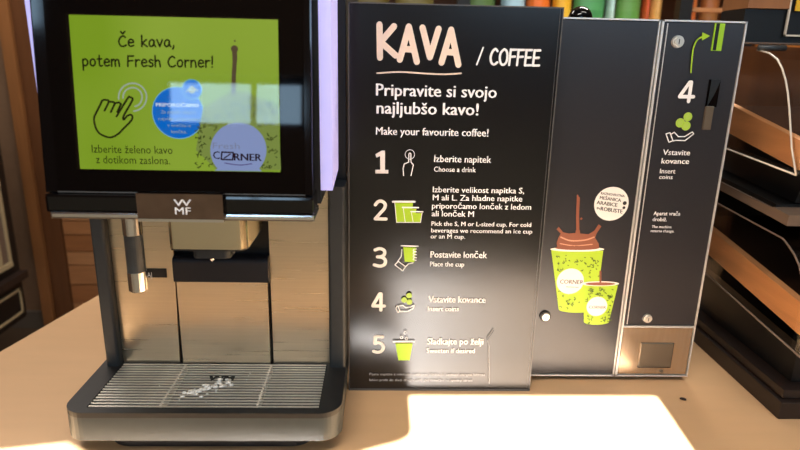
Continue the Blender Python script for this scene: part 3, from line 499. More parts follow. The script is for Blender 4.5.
('D', 'box', 'lime', 'icon', 401.84, 390.66, 4.43, 0.68),
('D', 'box', 'pale_lime', 'icon', 410.21, 386.8, 6.16, 0.0),
('D', 'box', 'lime', 'icon', 410.21, 386.8, 4.44, 0.68),
('L', 'box', 'white', 'icon', [(391.32, 375.23), (395.5, 378.01), (401.86, 372.27), (410.58, 372.43), (420.15, 378.91), (422.4, 376.25), (411.87, 367.02), (398.93, 367.24), (395.39, 366.27)], 1.37, 0),
('L', 'box', 'white', 'icon', [(384.39, 375.56), (389.62, 377.45), (395.33, 366.72), (390.15, 364.37), (384.39, 375.56)], 1.37, 0),
('H', 'lcd', 'd_ink', 'Če kava,', -259.71, -204.46, 167.85, 168.61, 9.95, 1.7),
('H', 'lcd', 'd_ink', 'potem Fresh Corner!', -295.94, -166.83, 148.47, 149.6, 10.04, 1.7),
('L', 'lcd', 'd_pale', 'touch_ring', [(-258.07, 118.06), (-257.97, 119.7), (-257.59, 121.31), (-256.93, 122.86), (-256.02, 124.29), (-254.89, 125.56), (-253.57, 126.64), (-252.09, 127.48), (-250.52, 128.07), (-248.88, 128.38), (-247.23, 128.42), (-245.63, 128.17), (-244.12, 127.64), (-242.74, 126.85), (-241.53, 125.83), (-240.55, 124.6), (-239.8, 123.2), (-239.32, 121.68), (-239.13, 120.07), (-239.22, 118.44), (-239.6, 116.82), (-240.25, 115.26), (-241.15, 113.82), (-242.29, 112.54), (-243.61, 111.46), (-245.09, 110.61), (-246.68, 110.02)], 1.48, 0),
('L', 'lcd', 'd_pale', 'touch_ring', [(-262.38, 116.89), (-262.34, 119.39), (-261.85, 121.88), (-260.91, 124.27), (-259.56, 126.48), (-257.85, 128.44), (-255.83, 130.09), (-253.58, 131.37), (-251.15, 132.24), (-248.64, 132.67), (-246.13, 132.65), (-243.71, 132.17), (-241.44, 131.25), (-239.41, 129.93), (-237.69, 128.24), (-236.32, 126.25), (-235.37, 124.01), (-234.86, 121.6), (-234.81, 119.1), (-235.22, 116.6), (-236.08, 114.18), (-237.37, 111.92), (-239.03, 109.9), (-241.01, 108.18), (-243.25, 106.83), (-245.68, 105.89), (-248.2, 105.39)], 1.48, 0),
('L', 'lcd', 'd_ink', 'hand_icon', [(-277.04, 105.37), (-272.31, 114.29), (-274.38, 115.82), (-278.34, 115.35), (-281.0, 110.79), (-285.48, 102.85), (-287.8, 97.88), (-287.49, 90.96), (-284.8, 84.05), (-279.11, 80.17), (-272.24, 78.9), (-265.06, 82.42), (-258.73, 88.51), (-252.42, 94.58), (-249.8, 98.59), (-250.8, 101.74), (-255.03, 100.47), (-258.22, 96.85), (-258.4, 100.41), (-249.22, 115.34), (-248.67, 117.89), (-250.97, 119.02), (-253.4, 117.8), (-265.35, 99.88)], 1.97, 1),
('L', 'lcd', 'd_ink', 'hand_icon', [(-272.31, 114.29), (-267.42, 114.0), (-265.91, 112.85), (-270.61, 104.12)], 1.97, 0),
('L', 'lcd', 'd_ink', 'hand_icon', [(-265.91, 112.85), (-261.92, 113.72), (-260.05, 112.18), (-264.29, 104.24)], 1.97, 0),
('T', 'lcd', 'd_ink', 'Izberite želeno kavo', -292.39, -211.6, 63.3, 63.3, 7.85, 0.0),
('T', 'lcd', 'd_ink', 'z dotikom zaslona.', -288.94, -214.63, 52.65, 52.65, 7.9, 0.0),
('D', 'lcd', 'd_cyan', 'speech_bubble', -204.27, 104.4, 25.86, 0.0),
('D', 'lcd', 'd_blue', 'speech_bubble', -204.27, 104.4, 25.06, 0.0),
('D', 'lcd', 'd_cyan', 'speech_bubble', -189.37, 127.78, 10.09, 0.0),
('D', 'lcd', 'd_blue', 'speech_bubble', -189.37, 127.78, 9.2, 0.0),
('T', 'lcd', 'd_white', 'PRIPOROČAMO', -225.79, -183.11, 110.4, 110.4, 3.54, 0.015),
('T', 'lcd', 'd_pale', 'Za popoln okus in', -221.17, -186.36, 103.78, 103.78, 2.96, 0.0),
('T', 'lcd', 'd_pale', 'najvišje pripravite', -223.99, -184.63, 97.1, 97.1, 2.97, 0.0),
('T', 'lcd', 'd_pale', 'v vročilu iz', -215.36, -191.89, 90.7, 90.7, 2.99, 0.0),
('T', 'lcd', 'd_pale', 'lončka.', -211.67, -196.17, 84.38, 84.38, 3.0, 0.0),
('D', 'lcd', 'd_pale', 'speech_bubble_mark', -189.39, 127.29, 3.46, 0.0),
('L', 'lcd', 'd_pale', 'speech_bubble_mark', [(-195.41, 125.21), (-189.23, 131.19), (-183.5, 126.43)], 0.99, 0),
('P', 'lcd', 'd_olive', 'cup_picture', [(-179.18, 109.82), (-150.79, 126.11), (-134.88, 126.43), (-104.23, 111.27), (-102.22, 48.78), (-167.37, 47.72), (-187.84, 67.72)]),
('L', 'lcd', 'd_green', 'cup_pattern', [(-176.0, 58.87), (-173.98, 58.82), (-174.62, 59.83)], 0.91, 0),
('L', 'lcd', 'd_green', 'cup_pattern', [(-113.35, 113.58), (-115.44, 114.27), (-114.25, 115.28)], 0.9, 0),
('L', 'lcd', 'd_green', 'cup_pattern', [(-182.59, 92.13), (-183.07, 93.94), (-181.56, 94.96)], 0.9, 0),
('L', 'lcd', 'd_green', 'cup_pattern', [(-127.34, 108.17), (-127.27, 106.96), (-128.15, 107.93)], 0.9, 0),
('L', 'lcd', 'd_green', 'cup_pattern', [(-177.5, 98.17), (-178.54, 100.31), (-176.61, 101.34)], 0.9, 0),
('L', 'lcd', 'd_green', 'cup_pattern', [(-151.47, 112.37), (-151.66, 110.97), (-152.59, 111.94)], 0.9, 0),
('L', 'lcd', 'd_green', 'cup_pattern', [(-114.83, 115.3), (-116.29, 113.91), (-116.82, 114.89)], 0.9, 0),
('L', 'lcd', 'd_green', 'cup_pattern', [(-184.1, 89.0), (-183.06, 89.7), (-182.84, 90.7)], 0.9, 0),
('L', 'lcd', 'd_green', 'cup_pattern', [(-137.54, 110.39), (-139.96, 111.65), (-138.24, 112.67)], 0.9, 0),
('L', 'lcd', 'd_green', 'cup_pattern', [(-179.6, 81.25), (-178.43, 81.15), (-178.84, 82.14)], 0.9, 0),
('L', 'lcd', 'd_green', 'cup_pattern', [(-134.14, 112.32), (-135.31, 112.94), (-134.46, 113.94)], 0.9, 0),
('L', 'lcd', 'd_green', 'cup_pattern', [(-181.99, 80.17), (-182.98, 80.95), (-182.06, 81.97)], 0.9, 0),
('L', 'lcd', 'd_green', 'cup_pattern', [(-105.41, 111.0), (-106.17, 113.75), (-103.9, 114.78)], 0.9, 0),
('L', 'lcd', 'd_green', 'cup_pattern', [(-182.38, 93.02), (-183.31, 94.93), (-181.58, 95.96)], 0.9, 0),
('L', 'lcd', 'd_green', 'cup_pattern', [(-123.26, 112.98), (-124.87, 110.74), (-125.98, 111.71)], 0.9, 0),
('L', 'lcd', 'd_green', 'cup_pattern', [(-139.15, 117.26), (-138.6, 118.83), (-137.6, 119.83)], 0.9, 0),
('L', 'lcd', 'd_green', 'cup_pattern', [(-150.78, 103.92), (-152.34, 103.33), (-152.25, 104.32)], 0.9, 0),
('L', 'lcd', 'd_green', 'cup_pattern', [(-179.4, 75.12), (-177.4, 73.6), (-179.1, 74.58)], 0.91, 0),
('L', 'lcd', 'd_green', 'cup_pattern', [(-184.91, 64.64), (-184.13, 66.55), (-182.96, 67.58)], 0.91, 0),
('L', 'lcd', 'd_green', 'cup_pattern', [(-128.73, 101.99), (-128.84, 103.82), (-127.44, 104.84)], 0.9, 0),
('L', 'lcd', 'd_green', 'cup_pattern', [(-116.82, 94.0), (-117.47, 95.15), (-116.4, 96.17)], 0.91, 0),
('L', 'lcd', 'd_green', 'cup_pattern', [(-118.0, 101.47), (-115.2, 100.61), (-116.7, 101.58)], 0.9, 0),
('L', 'lcd', 'd_green', 'cup_pattern', [(-173.44, 53.38), (-171.2, 53.62), (-171.69, 54.63)], 0.91, 0),
('L', 'lcd', 'd_green', 'cup_pattern', [(-169.18, 91.71), (-171.36, 93.55), (-169.29, 94.59)], 0.9, 0),
('L', 'lcd', 'd_green', 'cup_pattern', [(-156.94, 108.71), (-158.11, 109.16), (-157.37, 110.16)], 0.9, 0),
('L', 'lcd', 'd_green', 'cup_pattern', [(-179.39, 80.15), (-179.73, 81.22), (-178.81, 82.23)], 0.9, 0),
('L', 'lcd', 'd_green', 'cup_pattern', [(-124.55, 92.93), (-123.51, 93.83), (-123.16, 94.83)], 0.91, 0),
('L', 'lcd', 'd_green', 'cup_pattern', [(-115.35, 85.51), (-114.46, 84.88), (-115.18, 85.87)], 0.91, 0),
('L', 'lcd', 'd_green', 'cup_pattern', [(-143.08, 106.77), (-143.86, 107.6), (-142.98, 108.61)], 0.9, 0),
('L', 'lcd', 'd_green', 'cup_pattern', [(-123.02, 103.85), (-121.67, 103.76), (-122.14, 104.75)], 0.9, 0),
('L', 'lcd', 'd_green', 'cup_pattern', [(-154.32, 106.58), (-157.2, 106.2), (-156.53, 107.2)], 0.9, 0),
('L', 'lcd', 'd_green', 'cup_pattern', [(-185.22, 49.95), (-183.55, 51.35), (-183.02, 52.38)], 0.91, 0),
('L', 'lcd', 'd_green', 'cup_pattern', [(-112.43, 114.62), (-113.7, 116.2), (-112.12, 117.22)], 0.9, 0),
('L', 'lcd', 'd_green', 'cup_pattern', [(-127.6, 111.79), (-128.16, 113.57), (-126.66, 114.59)], 0.9, 0),
('L', 'lcd', 'd_green', 'cup_pattern', [(-182.22, 76.89), (-184.23, 74.87), (-185.03, 75.86)], 0.9, 0),
('L', 'lcd', 'd_green', 'cup_pattern', [(-115.09, 116.55), (-116.89, 117.77), (-115.4, 118.79)], 0.9, 0),
('L', 'lcd', 'd_green', 'cup_pattern', [(-136.74, 106.36), (-135.19, 105.72), (-136.13, 106.69)], 0.9, 0),
('L', 'lcd', 'd_green', 'cup_pattern', [(-184.85, 65.0), (-186.24, 62.73), (-187.41, 63.72)], 0.91, 0),
('L', 'lcd', 'd_green', 'cup_pattern', [(-186.75, 52.64), (-189.2, 54.21), (-187.25, 55.26)], 0.91, 0),
('L', 'lcd', 'd_green', 'cup_pattern', [(-107.18, 62.37), (-105.84, 61.32), (-107.0, 62.32)], 0.92, 0),
('L', 'lcd', 'd_green', 'cup_pattern', [(-111.28, 52.34), (-113.08, 50.48), (-113.83, 51.5)], 0.92, 0),
('L', 'lcd', 'd_green', 'cup_pattern', [(-166.66, 100.73), (-168.04, 100.85), (-167.48, 101.86)], 0.9, 0),
('L', 'lcd', 'd_green', 'cup_pattern', [(-121.19, 114.97), (-121.26, 112.3), (-123.18, 113.25)], 0.9, 0),
('L', 'lcd', 'd_green', 'cup_pattern', [(-137.04, 103.69), (-135.61, 103.17), (-136.42, 104.15)], 0.9, 0),
('L', 'lcd', 'd_green', 'cup_pattern', [(-108.0, 65.58), (-105.61, 67.31), (-105.09, 68.33)], 0.91, 0),
('L', 'lcd', 'd_green', 'cup_pattern', [(-116.23, 56.17), (-115.04, 56.44), (-115.2, 57.46)], 0.92, 0),
('L', 'lcd', 'd_green', 'cup_pattern', [(-160.12, 101.47), (-161.66, 102.64), (-160.28, 103.65)], 0.9, 0),
('L', 'lcd', 'd_green', 'cup_pattern', [(-153.53, 104.18), (-153.9, 102.29), (-155.14, 103.25)], 0.9, 0),
('L', 'lcd', 'd_green', 'cup_pattern', [(-150.21, 105.76), (-151.59, 104.79), (-151.83, 105.78)], 0.9, 0),
('L', 'lcd', 'd_green', 'cup_pattern', [(-172.61, 81.1), (-171.77, 78.86), (-173.63, 79.83)], 0.9, 0),
('L', 'lcd', 'd_green', 'cup_pattern', [(-132.61, 109.38), (-133.77, 110.53), (-132.53, 111.54)], 0.9, 0),
('L', 'lcd', 'd_green', 'cup_pattern', [(-126.74, 104.53), (-128.35, 104.93), (-127.52, 105.94)], 0.9, 0),
('L', 'lcd', 'd_green', 'cup_pattern', [(-184.8, 80.29), (-187.51, 79.74), (-187.02, 80.75)], 0.9, 0),
('L', 'lcd', 'd_green', 'cup_pattern', [(-144.11, 111.75), (-144.39, 113.26), (-143.17, 114.27)], 0.9, 0),
('L', 'lcd', 'd_green', 'cup_pattern', [(-142.51, 113.64), (-139.69, 113.5), (-140.66, 114.47)], 0.9, 0),
('L', 'lcd', 'd_green', 'cup_pattern', [(-120.61, 50.86), (-121.66, 52.32), (-120.26, 53.37)], 0.92, 0),
('L', 'lcd', 'd_green', 'cup_pattern', [(-114.7, 84.71), (-113.14, 82.95), (-114.9, 83.92)], 0.91, 0),
('L', 'lcd', 'd_green', 'cup_pattern', [(-156.86, 99.99), (-157.67, 98.39), (-158.56, 99.37)], 0.9, 0),
('L', 'lcd', 'd_green', 'cup_pattern', [(-116.41, 80.26), (-114.02, 80.16), (-114.83, 81.16)], 0.91, 0),
('L', 'lcd', 'd_green', 'cup_pattern', [(-184.52, 85.32), (-182.89, 87.11), (-182.05, 88.13)], 0.9, 0),
('L', 'lcd', 'd_green', 'cup_pattern', [(-113.43, 67.67), (-113.64, 66.37), (-114.49, 67.37)], 0.91, 0),
('L', 'lcd', 'd_green', 'cup_pattern', [(-167.17, 95.67), (-167.13, 97.35), (-165.87, 98.37)], 0.9, 0),
('L', 'lcd', 'd_green', 'cup_pattern', [(-110.83, 117.29), (-109.87, 114.98), (-111.85, 115.93)], 0.9, 0),
('L', 'lcd', 'd_green', 'cup_pattern', [(-131.72, 112.16), (-130.8, 111.13), (-131.83, 112.09)], 0.9, 0),
('L', 'lcd', 'd_green', 'cup_pattern', [(-118.77, 50.63), (-116.47, 51.65), (-116.45, 52.67)], 0.92, 0),
('L', 'lcd', 'd_green', 'cup_pattern', [(-145.47, 114.29), (-144.79, 115.96), (-143.75, 116.96)], 0.9, 0),
('L', 'lcd', 'd_green', 'cup_pattern', [(-108.65, 81.41), (-106.05, 82.92), (-105.76, 83.94)], 0.91, 0),
('L', 'lcd', 'd_green', 'cup_pattern', [(-179.0, 93.85), (-177.01, 95.52), (-176.38, 96.52)], 0.9, 0),
('L', 'lcd', 'd_green', 'cup_pattern', [(-107.8, 106.57), (-110.61, 107.07), (-109.34, 108.09)], 0.9, 0),
('L', 'lcd', 'd_green', 'cup_pattern', [(-107.32, 107.46), (-104.78, 106.58), (-106.22, 107.54)], 0.9, 0),
('L', 'lcd', 'd_green', 'cup_pattern', [(-138.94, 105.03), (-138.14, 106.4), (-137.36, 107.41)], 0.9, 0),
('L', 'lcd', 'd_green', 'cup_pattern', [(-175.27, 97.77), (-173.52, 97.4), (-174.31, 98.38)], 0.9, 0),
('L', 'lcd', 'd_green', 'cup_pattern', [(-107.99, 116.29), (-107.41, 115.18), (-108.39, 116.15)], 0.9, 0),
('L', 'lcd', 'd_green', 'cup_pattern', [(-139.47, 105.07), (-140.45, 106.81), (-138.84, 107.83)], 0.9, 0),
('L', 'lcd', 'd_green', 'cup_pattern', [(-173.69, 92.28), (-171.93, 92.76), (-172.1, 93.75)], 0.9, 0),
('L', 'lcd', 'd_green', 'cup_pattern', [(-134.36, 112.24), (-132.36, 112.74), (-132.61, 113.72)], 0.9, 0),
('L', 'lcd', 'd_green', 'cup_pattern', [(-109.56, 95.67), (-108.17, 95.57), (-108.66, 96.56)], 0.91, 0),
('L', 'lcd', 'd_green', 'cup_pattern', [(-181.56, 81.98), (-182.68, 79.44), (-184.13, 80.42)], 0.9, 0),
('L', 'lcd', 'd_green', 'cup_pattern', [(-148.11, 110.04), (-148.69, 108.7), (-149.46, 109.67)], 0.9, 0),
('L', 'lcd', 'd_green', 'cup_pattern', [(-110.67, 94.07), (-111.72, 95.3), (-110.47, 96.32)], 0.91, 0),
('L', 'lcd', 'd_green', 'cup_pattern', [(-112.61, 81.56), (-110.15, 81.14), (-111.21, 82.13)], 0.91, 0),
('L', 'lcd', 'd_green', 'cup_pattern', [(-185.56, 60.53), (-185.93, 62.21), (-184.56, 63.24)], 0.91, 0),
('L', 'lcd', 'd_green', 'cup_pattern', [(-180.68, 69.87), (-181.32, 72.67), (-179.04, 73.72)], 0.91, 0),
('L', 'lcd', 'd_green', 'cup_pattern', [(-181.64, 78.99), (-184.33, 79.07), (-183.38, 80.1)], 0.9, 0),
('L', 'lcd', 'd_green', 'cup_pattern', [(-113.8, 95.46), (-116.59, 95.67), (-115.53, 96.69)], 0.91, 0),
('L', 'lcd', 'd_green', 'cup_pattern', [(-184.73, 51.28), (-185.55, 49.47), (-186.57, 50.47)], 0.91, 0),
('L', 'lcd', 'd_green', 'cup_pattern', [(-178.84, 57.87), (-177.74, 60.06), (-176.47, 61.09)], 0.91, 0),
('L', 'lcd', 'd_green', 'cup_pattern', [(-149.0, 113.94), (-147.25, 114.49), (-147.37, 115.47)], 0.9, 0),
('L', 'lcd', 'd_green', 'cup_pattern', [(-109.06, 106.78), (-110.58, 108.81), (-108.59, 109.84)], 0.9, 0),
('L', 'lcd', 'd_green', 'cup_pattern', [(-184.48, 88.26), (-186.79, 86.38), (-187.39, 87.37)], 0.9, 0),
('L', 'lcd', 'd_green', 'cup_pattern', [(-108.37, 53.74), (-107.01, 53.93), (-107.28, 54.95)], 0.92, 0),
('L', 'lcd', 'd_green', 'cup_pattern', [(-183.26, 98.0), (-182.02, 97.96), (-182.4, 98.95)], 0.9, 0),
('L', 'lcd', 'd_green', 'cup_pattern', [(-139.26, 104.99), (-140.58, 106.08), (-139.34, 107.09)], 0.9, 0),
('L', 'lcd', 'd_green', 'cup_pattern', [(-114.2, 105.66), (-116.49, 105.22), (-116.06, 106.22)], 0.9, 0),
('L', 'lcd', 'd_green', 'cup_pattern', [(-134.07, 97.44), (-135.09, 99.72), (-133.08, 100.75)], 0.9, 0),
('L', 'lcd', 'd_green', 'cup_pattern', [(-178.83, 90.26), (-178.31, 92.67), (-176.67, 93.7)], 0.9, 0),
('L', 'lcd', 'd_green', 'cup_pattern', [(-180.18, 85.45), (-181.91, 86.49), (-180.56, 87.52)], 0.9, 0),
('L', 'lcd', 'd_green', 'cup_pattern', [(-110.66, 79.9), (-109.08, 79.8), (-109.63, 80.8)], 0.91, 0),
('L', 'lcd', 'd_green', 'cup_pattern', [(-129.05, 113.34), (-126.7, 113.91), (-127.01, 114.89)], 0.9, 0),
('L', 'lcd', 'd_green', 'cup_pattern', [(-124.16, 107.37), (-121.41, 107.3), (-122.3, 108.28)], 0.9, 0),
('L', 'lcd', 'd_green', 'cup_pattern', [(-174.4, 51.02), (-174.9, 52.59), (-173.57, 53.63)], 0.91, 0),
('L', 'lcd', 'd_green', 'cup_pattern', [(-113.62, 53.39), (-113.76, 50.73), (-115.61, 51.73)], 0.92, 0),
('L', 'lcd', 'd_green', 'cup_pattern', [(-180.39, 89.87), (-182.93, 89.03), (-182.7, 90.03)], 0.9, 0),
('L', 'lcd', 'd_green', 'cup_pattern', [(-148.96, 115.48), (-148.36, 112.96), (-150.37, 113.9)], 0.9, 0),
('L', 'lcd', 'd_green', 'cup_pattern', [(-115.24, 80.08), (-113.01, 78.88), (-114.56, 79.86)], 0.91, 0),
('L', 'lcd', 'd_green', 'cup_pattern', [(-116.2, 99.59), (-117.78, 99.38), (-117.41, 100.39)], 0.9, 0),
('L', 'lcd', 'd_green', 'cup_pattern', [(-182.52, 67.91), (-181.92, 66.92), (-182.79, 67.92)], 0.91, 0),
('L', 'lcd', 'd_green', 'cup_pattern', [(-112.48, 112.55), (-112.27, 115.15), (-110.42, 116.17)], 0.9, 0),
('L', 'lcd', 'd_green', 'cup_pattern', [(-165.76, 92.91), (-165.43, 90.53), (-167.24, 91.5)], 0.9, 0),
('L', 'lcd', 'd_green', 'cup_pattern', [(-108.11, 68.5), (-110.21, 68.36), (-109.63, 69.39)], 0.91, 0),
('L', 'lcd', 'd_green', 'cup_pattern', [(-163.98, 101.52), (-164.44, 102.92), (-163.23, 103.93)], 0.9, 0),
('L', 'lcd', 'd_green', 'cup_pattern', [(-106.89, 69.68), (-106.48, 68.71), (-107.29, 69.72)], 0.91, 0),
('L', 'lcd', 'd_green', 'cup_pattern', [(-137.46, 109.53), (-139.66, 109.48), (-138.97, 110.49)], 0.9, 0),
('L', 'lcd', 'd_green', 'cup_pattern', [(-120.98, 92.65), (-123.51, 93.35), (-122.18, 94.38)], 0.91, 0),
('L', 'lcd', 'd_green', 'cup_pattern', [(-174.97, 95.19), (-174.3, 96.8), (-173.3, 97.81)], 0.9, 0),
('L', 'lcd', 'd_green', 'cup_pattern', [(-110.78, 113.41), (-109.31, 112.57), (-110.37, 113.54)], 0.9, 0),
('L', 'lcd', 'd_green', 'cup_pattern', [(-168.37, 87.72), (-166.04, 89.54), (-165.41, 90.55)], 0.9, 0),
('L', 'lcd', 'd_green', 'cup_pattern', [(-135.43, 101.3), (-136.56, 101.92), (-135.72, 102.93)], 0.9, 0),
('L', 'lcd', 'd_green', 'cup_pattern', [(-181.93, 63.71), (-182.13, 62.38), (-182.99, 63.38)], 0.91, 0),
('L', 'lcd', 'd_green', 'cup_pattern', [(-119.69, 110.65), (-119.61, 109.37), (-120.55, 110.34)], 0.9, 0),
('L', 'lcd', 'd_green', 'cup_pattern', [(-114.62, 72.68), (-114.15, 71.64), (-115.03, 72.64)], 0.91, 0),
('L', 'lcd', 'd_green', 'cup_pattern', [(-112.72, 110.38), (-113.21, 112.67), (-111.36, 113.7)], 0.9, 0),
('L', 'lcd', 'd_green', 'cup_pattern', [(-152.35, 99.32), (-153.11, 100.33), (-152.09, 101.35)], 0.9, 0),
('L', 'lcd', 'd_green', 'cup_pattern', [(-147.4, 100.83), (-149.34, 98.75), (-150.22, 99.73)], 0.9, 0),
('L', 'lcd', 'd_green', 'cup_pattern', [(-133.3, 118.51), (-132.67, 121.17), (-130.89, 122.19)], 0.9, 0),
('L', 'lcd', 'd_green', 'cup_pattern', [(-118.77, 54.45), (-119.02, 53.11), (-119.89, 54.11)], 0.92, 0),
('L', 'lcd', 'd_green', 'cup_pattern', [(-158.03, 116.9), (-157.96, 115.76), (-158.79, 116.73)], 0.9, 0),
('L', 'lcd', 'd_green', 'cup_pattern', [(-185.22, 90.67), (-183.26, 90.63), (-183.87, 91.62)], 0.9, 0),
('L', 'lcd', 'd_green', 'cup_pattern', [(-182.61, 68.31), (-181.74, 65.87), (-183.75, 66.85)], 0.91, 0),
('L', 'lcd', 'd_green', 'cup_pattern', [(-118.91, 106.46), (-120.28, 107.11), (-119.35, 108.12)], 0.9, 0),
('L', 'lcd', 'd_green', 'cup_pattern', [(-141.61, 100.47), (-141.62, 101.75), (-140.65, 102.76)], 0.9, 0),
('L', 'lcd', 'd_green', 'cup_pattern', [(-183.44, 70.57), (-181.84, 72.65), (-180.8, 73.67)], 0.91, 0),
('L', 'lcd', 'd_green', 'cup_pattern', [(-111.73, 80.59), (-110.8, 78.66), (-112.48, 79.64)], 0.91, 0),
('L', 'lcd', 'd_green', 'cup_pattern', [(-157.25, 113.27), (-156.84, 112.09), (-157.81, 113.06)], 0.9, 0),
('L', 'lcd', 'd_green', 'cup_pattern', [(-145.88, 105.15), (-143.99, 105.23), (-144.51, 106.21)], 0.9, 0),
('L', 'lcd', 'd_green', 'cup_pattern', [(-147.76, 104.36), (-149.61, 103.7), (-149.47, 104.7)], 0.9, 0),
('L', 'lcd', 'd_green', 'cup_pattern', [(-131.7, 109.56), (-131.17, 110.58), (-130.56, 111.58)], 0.9, 0),
('L', 'lcd', 'd_green', 'cup_pattern', [(-176.06, 99.23), (-178.58, 97.69), (-178.88, 98.67)], 0.9, 0),
('L', 'lcd', 'd_green', 'cup_pattern', [(-107.86, 104.45), (-109.52, 106.46), (-107.51, 107.49)], 0.9, 0),
('L', 'lcd', 'd_green', 'cup_pattern', [(-181.95, 53.93), (-180.1, 54.13), (-180.5, 55.15)], 0.91, 0),
('L', 'lcd', 'd_green', 'cup_pattern', [(-149.75, 114.57), (-148.31, 114.15), (-149.05, 115.12)], 0.9, 0),
('L', 'lcd', 'd_green', 'cup_pattern', [(-166.83, 99.9), (-165.28, 100.88), (-165.02, 101.88)], 0.9, 0),
('L', 'lcd', 'd_green', 'cup_pattern', [(-181.47, 90.34), (-182.51, 89.77), (-182.56, 90.76)], 0.9, 0),
('L', 'lcd', 'd_green', 'cup_pattern', [(-184.59, 85.65), (-183.89, 84.53), (-184.89, 85.51)], 0.9, 0),
('L', 'lcd', 'd_green', 'cup_pattern', [(-110.03, 70.42), (-111.68, 67.91), (-112.95, 68.91)], 0.91, 0),
('L', 'lcd', 'd_green', 'cup_pattern', [(-176.13, 92.07), (-177.26, 90.64), (-177.92, 91.63)], 0.9, 0),
('L', 'lcd', 'd_green', 'cup_pattern', [(-112.23, 53.65), (-113.48, 52.29), (-114.04, 53.31)], 0.92, 0),
('L', 'lcd', 'd_brown', 'coffee_stream', [(-145.85, 159.2), (-147.32, 142.75), (-148.34, 125.18)], 4.43, 0),
('D', 'lcd', 'd_brown', 'coffee_stream', -146.0, 167.82, 3.54, 0.0),
('L', 'lcd', 'd_brown', 'coffee_stream', [(-146.0, 167.82), (-145.91, 157.27)], 4.91, 0),
('D', 'lcd', 'd_brown', 'coffee_stream', -145.38, 175.46, 0.88, 0.0),
('P', 'lcd', 'd_lilac', 'emblem', [(-166.62, 49.37), (-168.57, 51.86), (-170.21, 54.57), (-171.51, 57.46), (-172.46, 60.49), (-173.04, 63.62), (-173.25, 66.81), (-173.08, 70.01), (-172.54, 73.19), (-171.64, 76.3), (-170.39, 79.3), (-168.81, 82.15), (-166.91, 84.82), (-164.72, 87.27), (-162.28, 89.47), (-159.61, 91.39), (-156.76, 93.01), (-153.74, 94.31), (-150.62, 95.26), (-147.42, 95.86), (-144.18, 96.11), (-140.96, 95.98), (-137.78, 95.5), (-134.7, 94.66), (-131.75, 93.47), (-128.98, 91.96), (-126.41, 90.13), (-124.08, 88.01), (-122.02, 85.63), (-120.26, 83.02), (-118.83, 80.22), (-117.74, 77.25), (-117.0, 74.16), (-116.64, 70.99), (-116.65, 67.78), (-117.04, 64.57), (-117.81, 61.41), (-118.93, 58.34), (-120.4, 55.4), (-122.2, 52.62), (-124.31, 50.06), (-121.63, 47.23), (-169.43, 47.07)]),
('T', 'lcd', 'd_dark', 'C', -170.72, -163.75, 59.09, 59.09, 7.61, 0.01),
('T', 'lcd', 'd_dark', 'RNER', -149.82, -121.41, 57.91, 57.68, 7.12, 0.02),
('L', 'lcd', 'd_dark', 'emblem', [(-161.7, 66.15), (-150.09, 65.84), (-151.02, 58.4), (-162.45, 58.72), (-161.7, 66.15)], 1.52, 0),
('L', 'lcd', 'd_dark', 'emblem', [(-159.37, 60.09), (-153.17, 64.26)], 1.21, 0),
('L', 'lcd', 'd_purple', 'emblem', [(-159.02, 55.01), (-143.87, 53.22), (-131.63, 54.85)], 0.81, 1),
('T', 'lcd', 'd_grey', 'Fresh', -170.66, -143.4, 69.53, 69.53, 6.06, 0),
('T', 'badge', 'white', 'W', -209.89, -191.74, 317.5, 317.56, 6.71, 0.01),
('T', 'badge', 'white', 'MF', -209.08, -192.9, 308.66, 308.47, 7.39, 0.01),
('T', 'steel', 'white', 'ČAJ', -308.42, -297.39, 182.65, 182.63, 7.0, 0.0)]
PLANE = {'sign': lambda u, v, w: (u, .7755-w, v), 'box': lambda u, v, w: (u, .805-w, v), 'steel': lambda u, v, w: (u, .7485-w, v), 'badge': lambda u, v, w: (u, .5995-w, v),
         'lcd': lambda u, v, w: (u, .61+v*math.sin(R(5.7))-w*math.cos(R(5.7)), .305+v*math.cos(R(5.7))+w*math.sin(R(5.7)))}
ROWS = (.35, .27, .2, .12)
def print_on(plane, parent, base=.0003, step=.00006):
    groups = []; idx = {}
    for e in PRINT:
        if e[1] != plane: continue
        k, mt = e[0], e[2]
        if k in 'TH': key = ('lettering', mt, len(groups))
        else:
            nm = e[3]; v = (e[5] if k == 'D' else e[4][0][1])/1000
            row = sum(v < r for r in ROWS) if False else (round(v*6) if nm.startswith('printed_') else 0)
            if nm.startswith('icon') or nm in ('printed_cup', 'printed_rim', 'printed_emblem', 'printed_coffee', 'speech_bubble', 'sticker_bean', 'touch_ring'): row = len(groups)
            key = (nm, mt, row)
        if key not in idx: idx[key] = len(groups); groups.append((key, []))
        groups[idx[key]][1].append(e)
    for i, (key, es) in enumerate(groups):
        bm = bmesh.new()
        for e in es:
            k = e[0]
            if k == 'T': bm.free(); bm = text_bm(e[3], *[x/1000 for x in e[4:9]], e[9])
            elif k == 'H': bm.free(); bm = hand_bm(e[3], *[x/1000 for x in e[4:10]])
            elif k == 'L':
                p = [(a/1000, b/1000) for a, b in e[4]]; add_stroke(bm, smooth_pts(p) if e[6] else p, e[5]/1000)
            elif k == 'P': zz = len(bm.faces)*4e-6; bm.faces.new([bm.verts.new((a/1000, b/1000, zz)) for a, b in e[4]])
            elif k == 'D': add_disc(bm, e[4]/1000, e[5]/1000, e[6]/1000, 32, e[7]/1000)
        w = base+step*i
        for v in bm.verts: v.co = PLANE[plane](v.co.x, v.co.y, w+v.co.z)
        obj(key[0].split('#')[0], bm, key[1], parent)

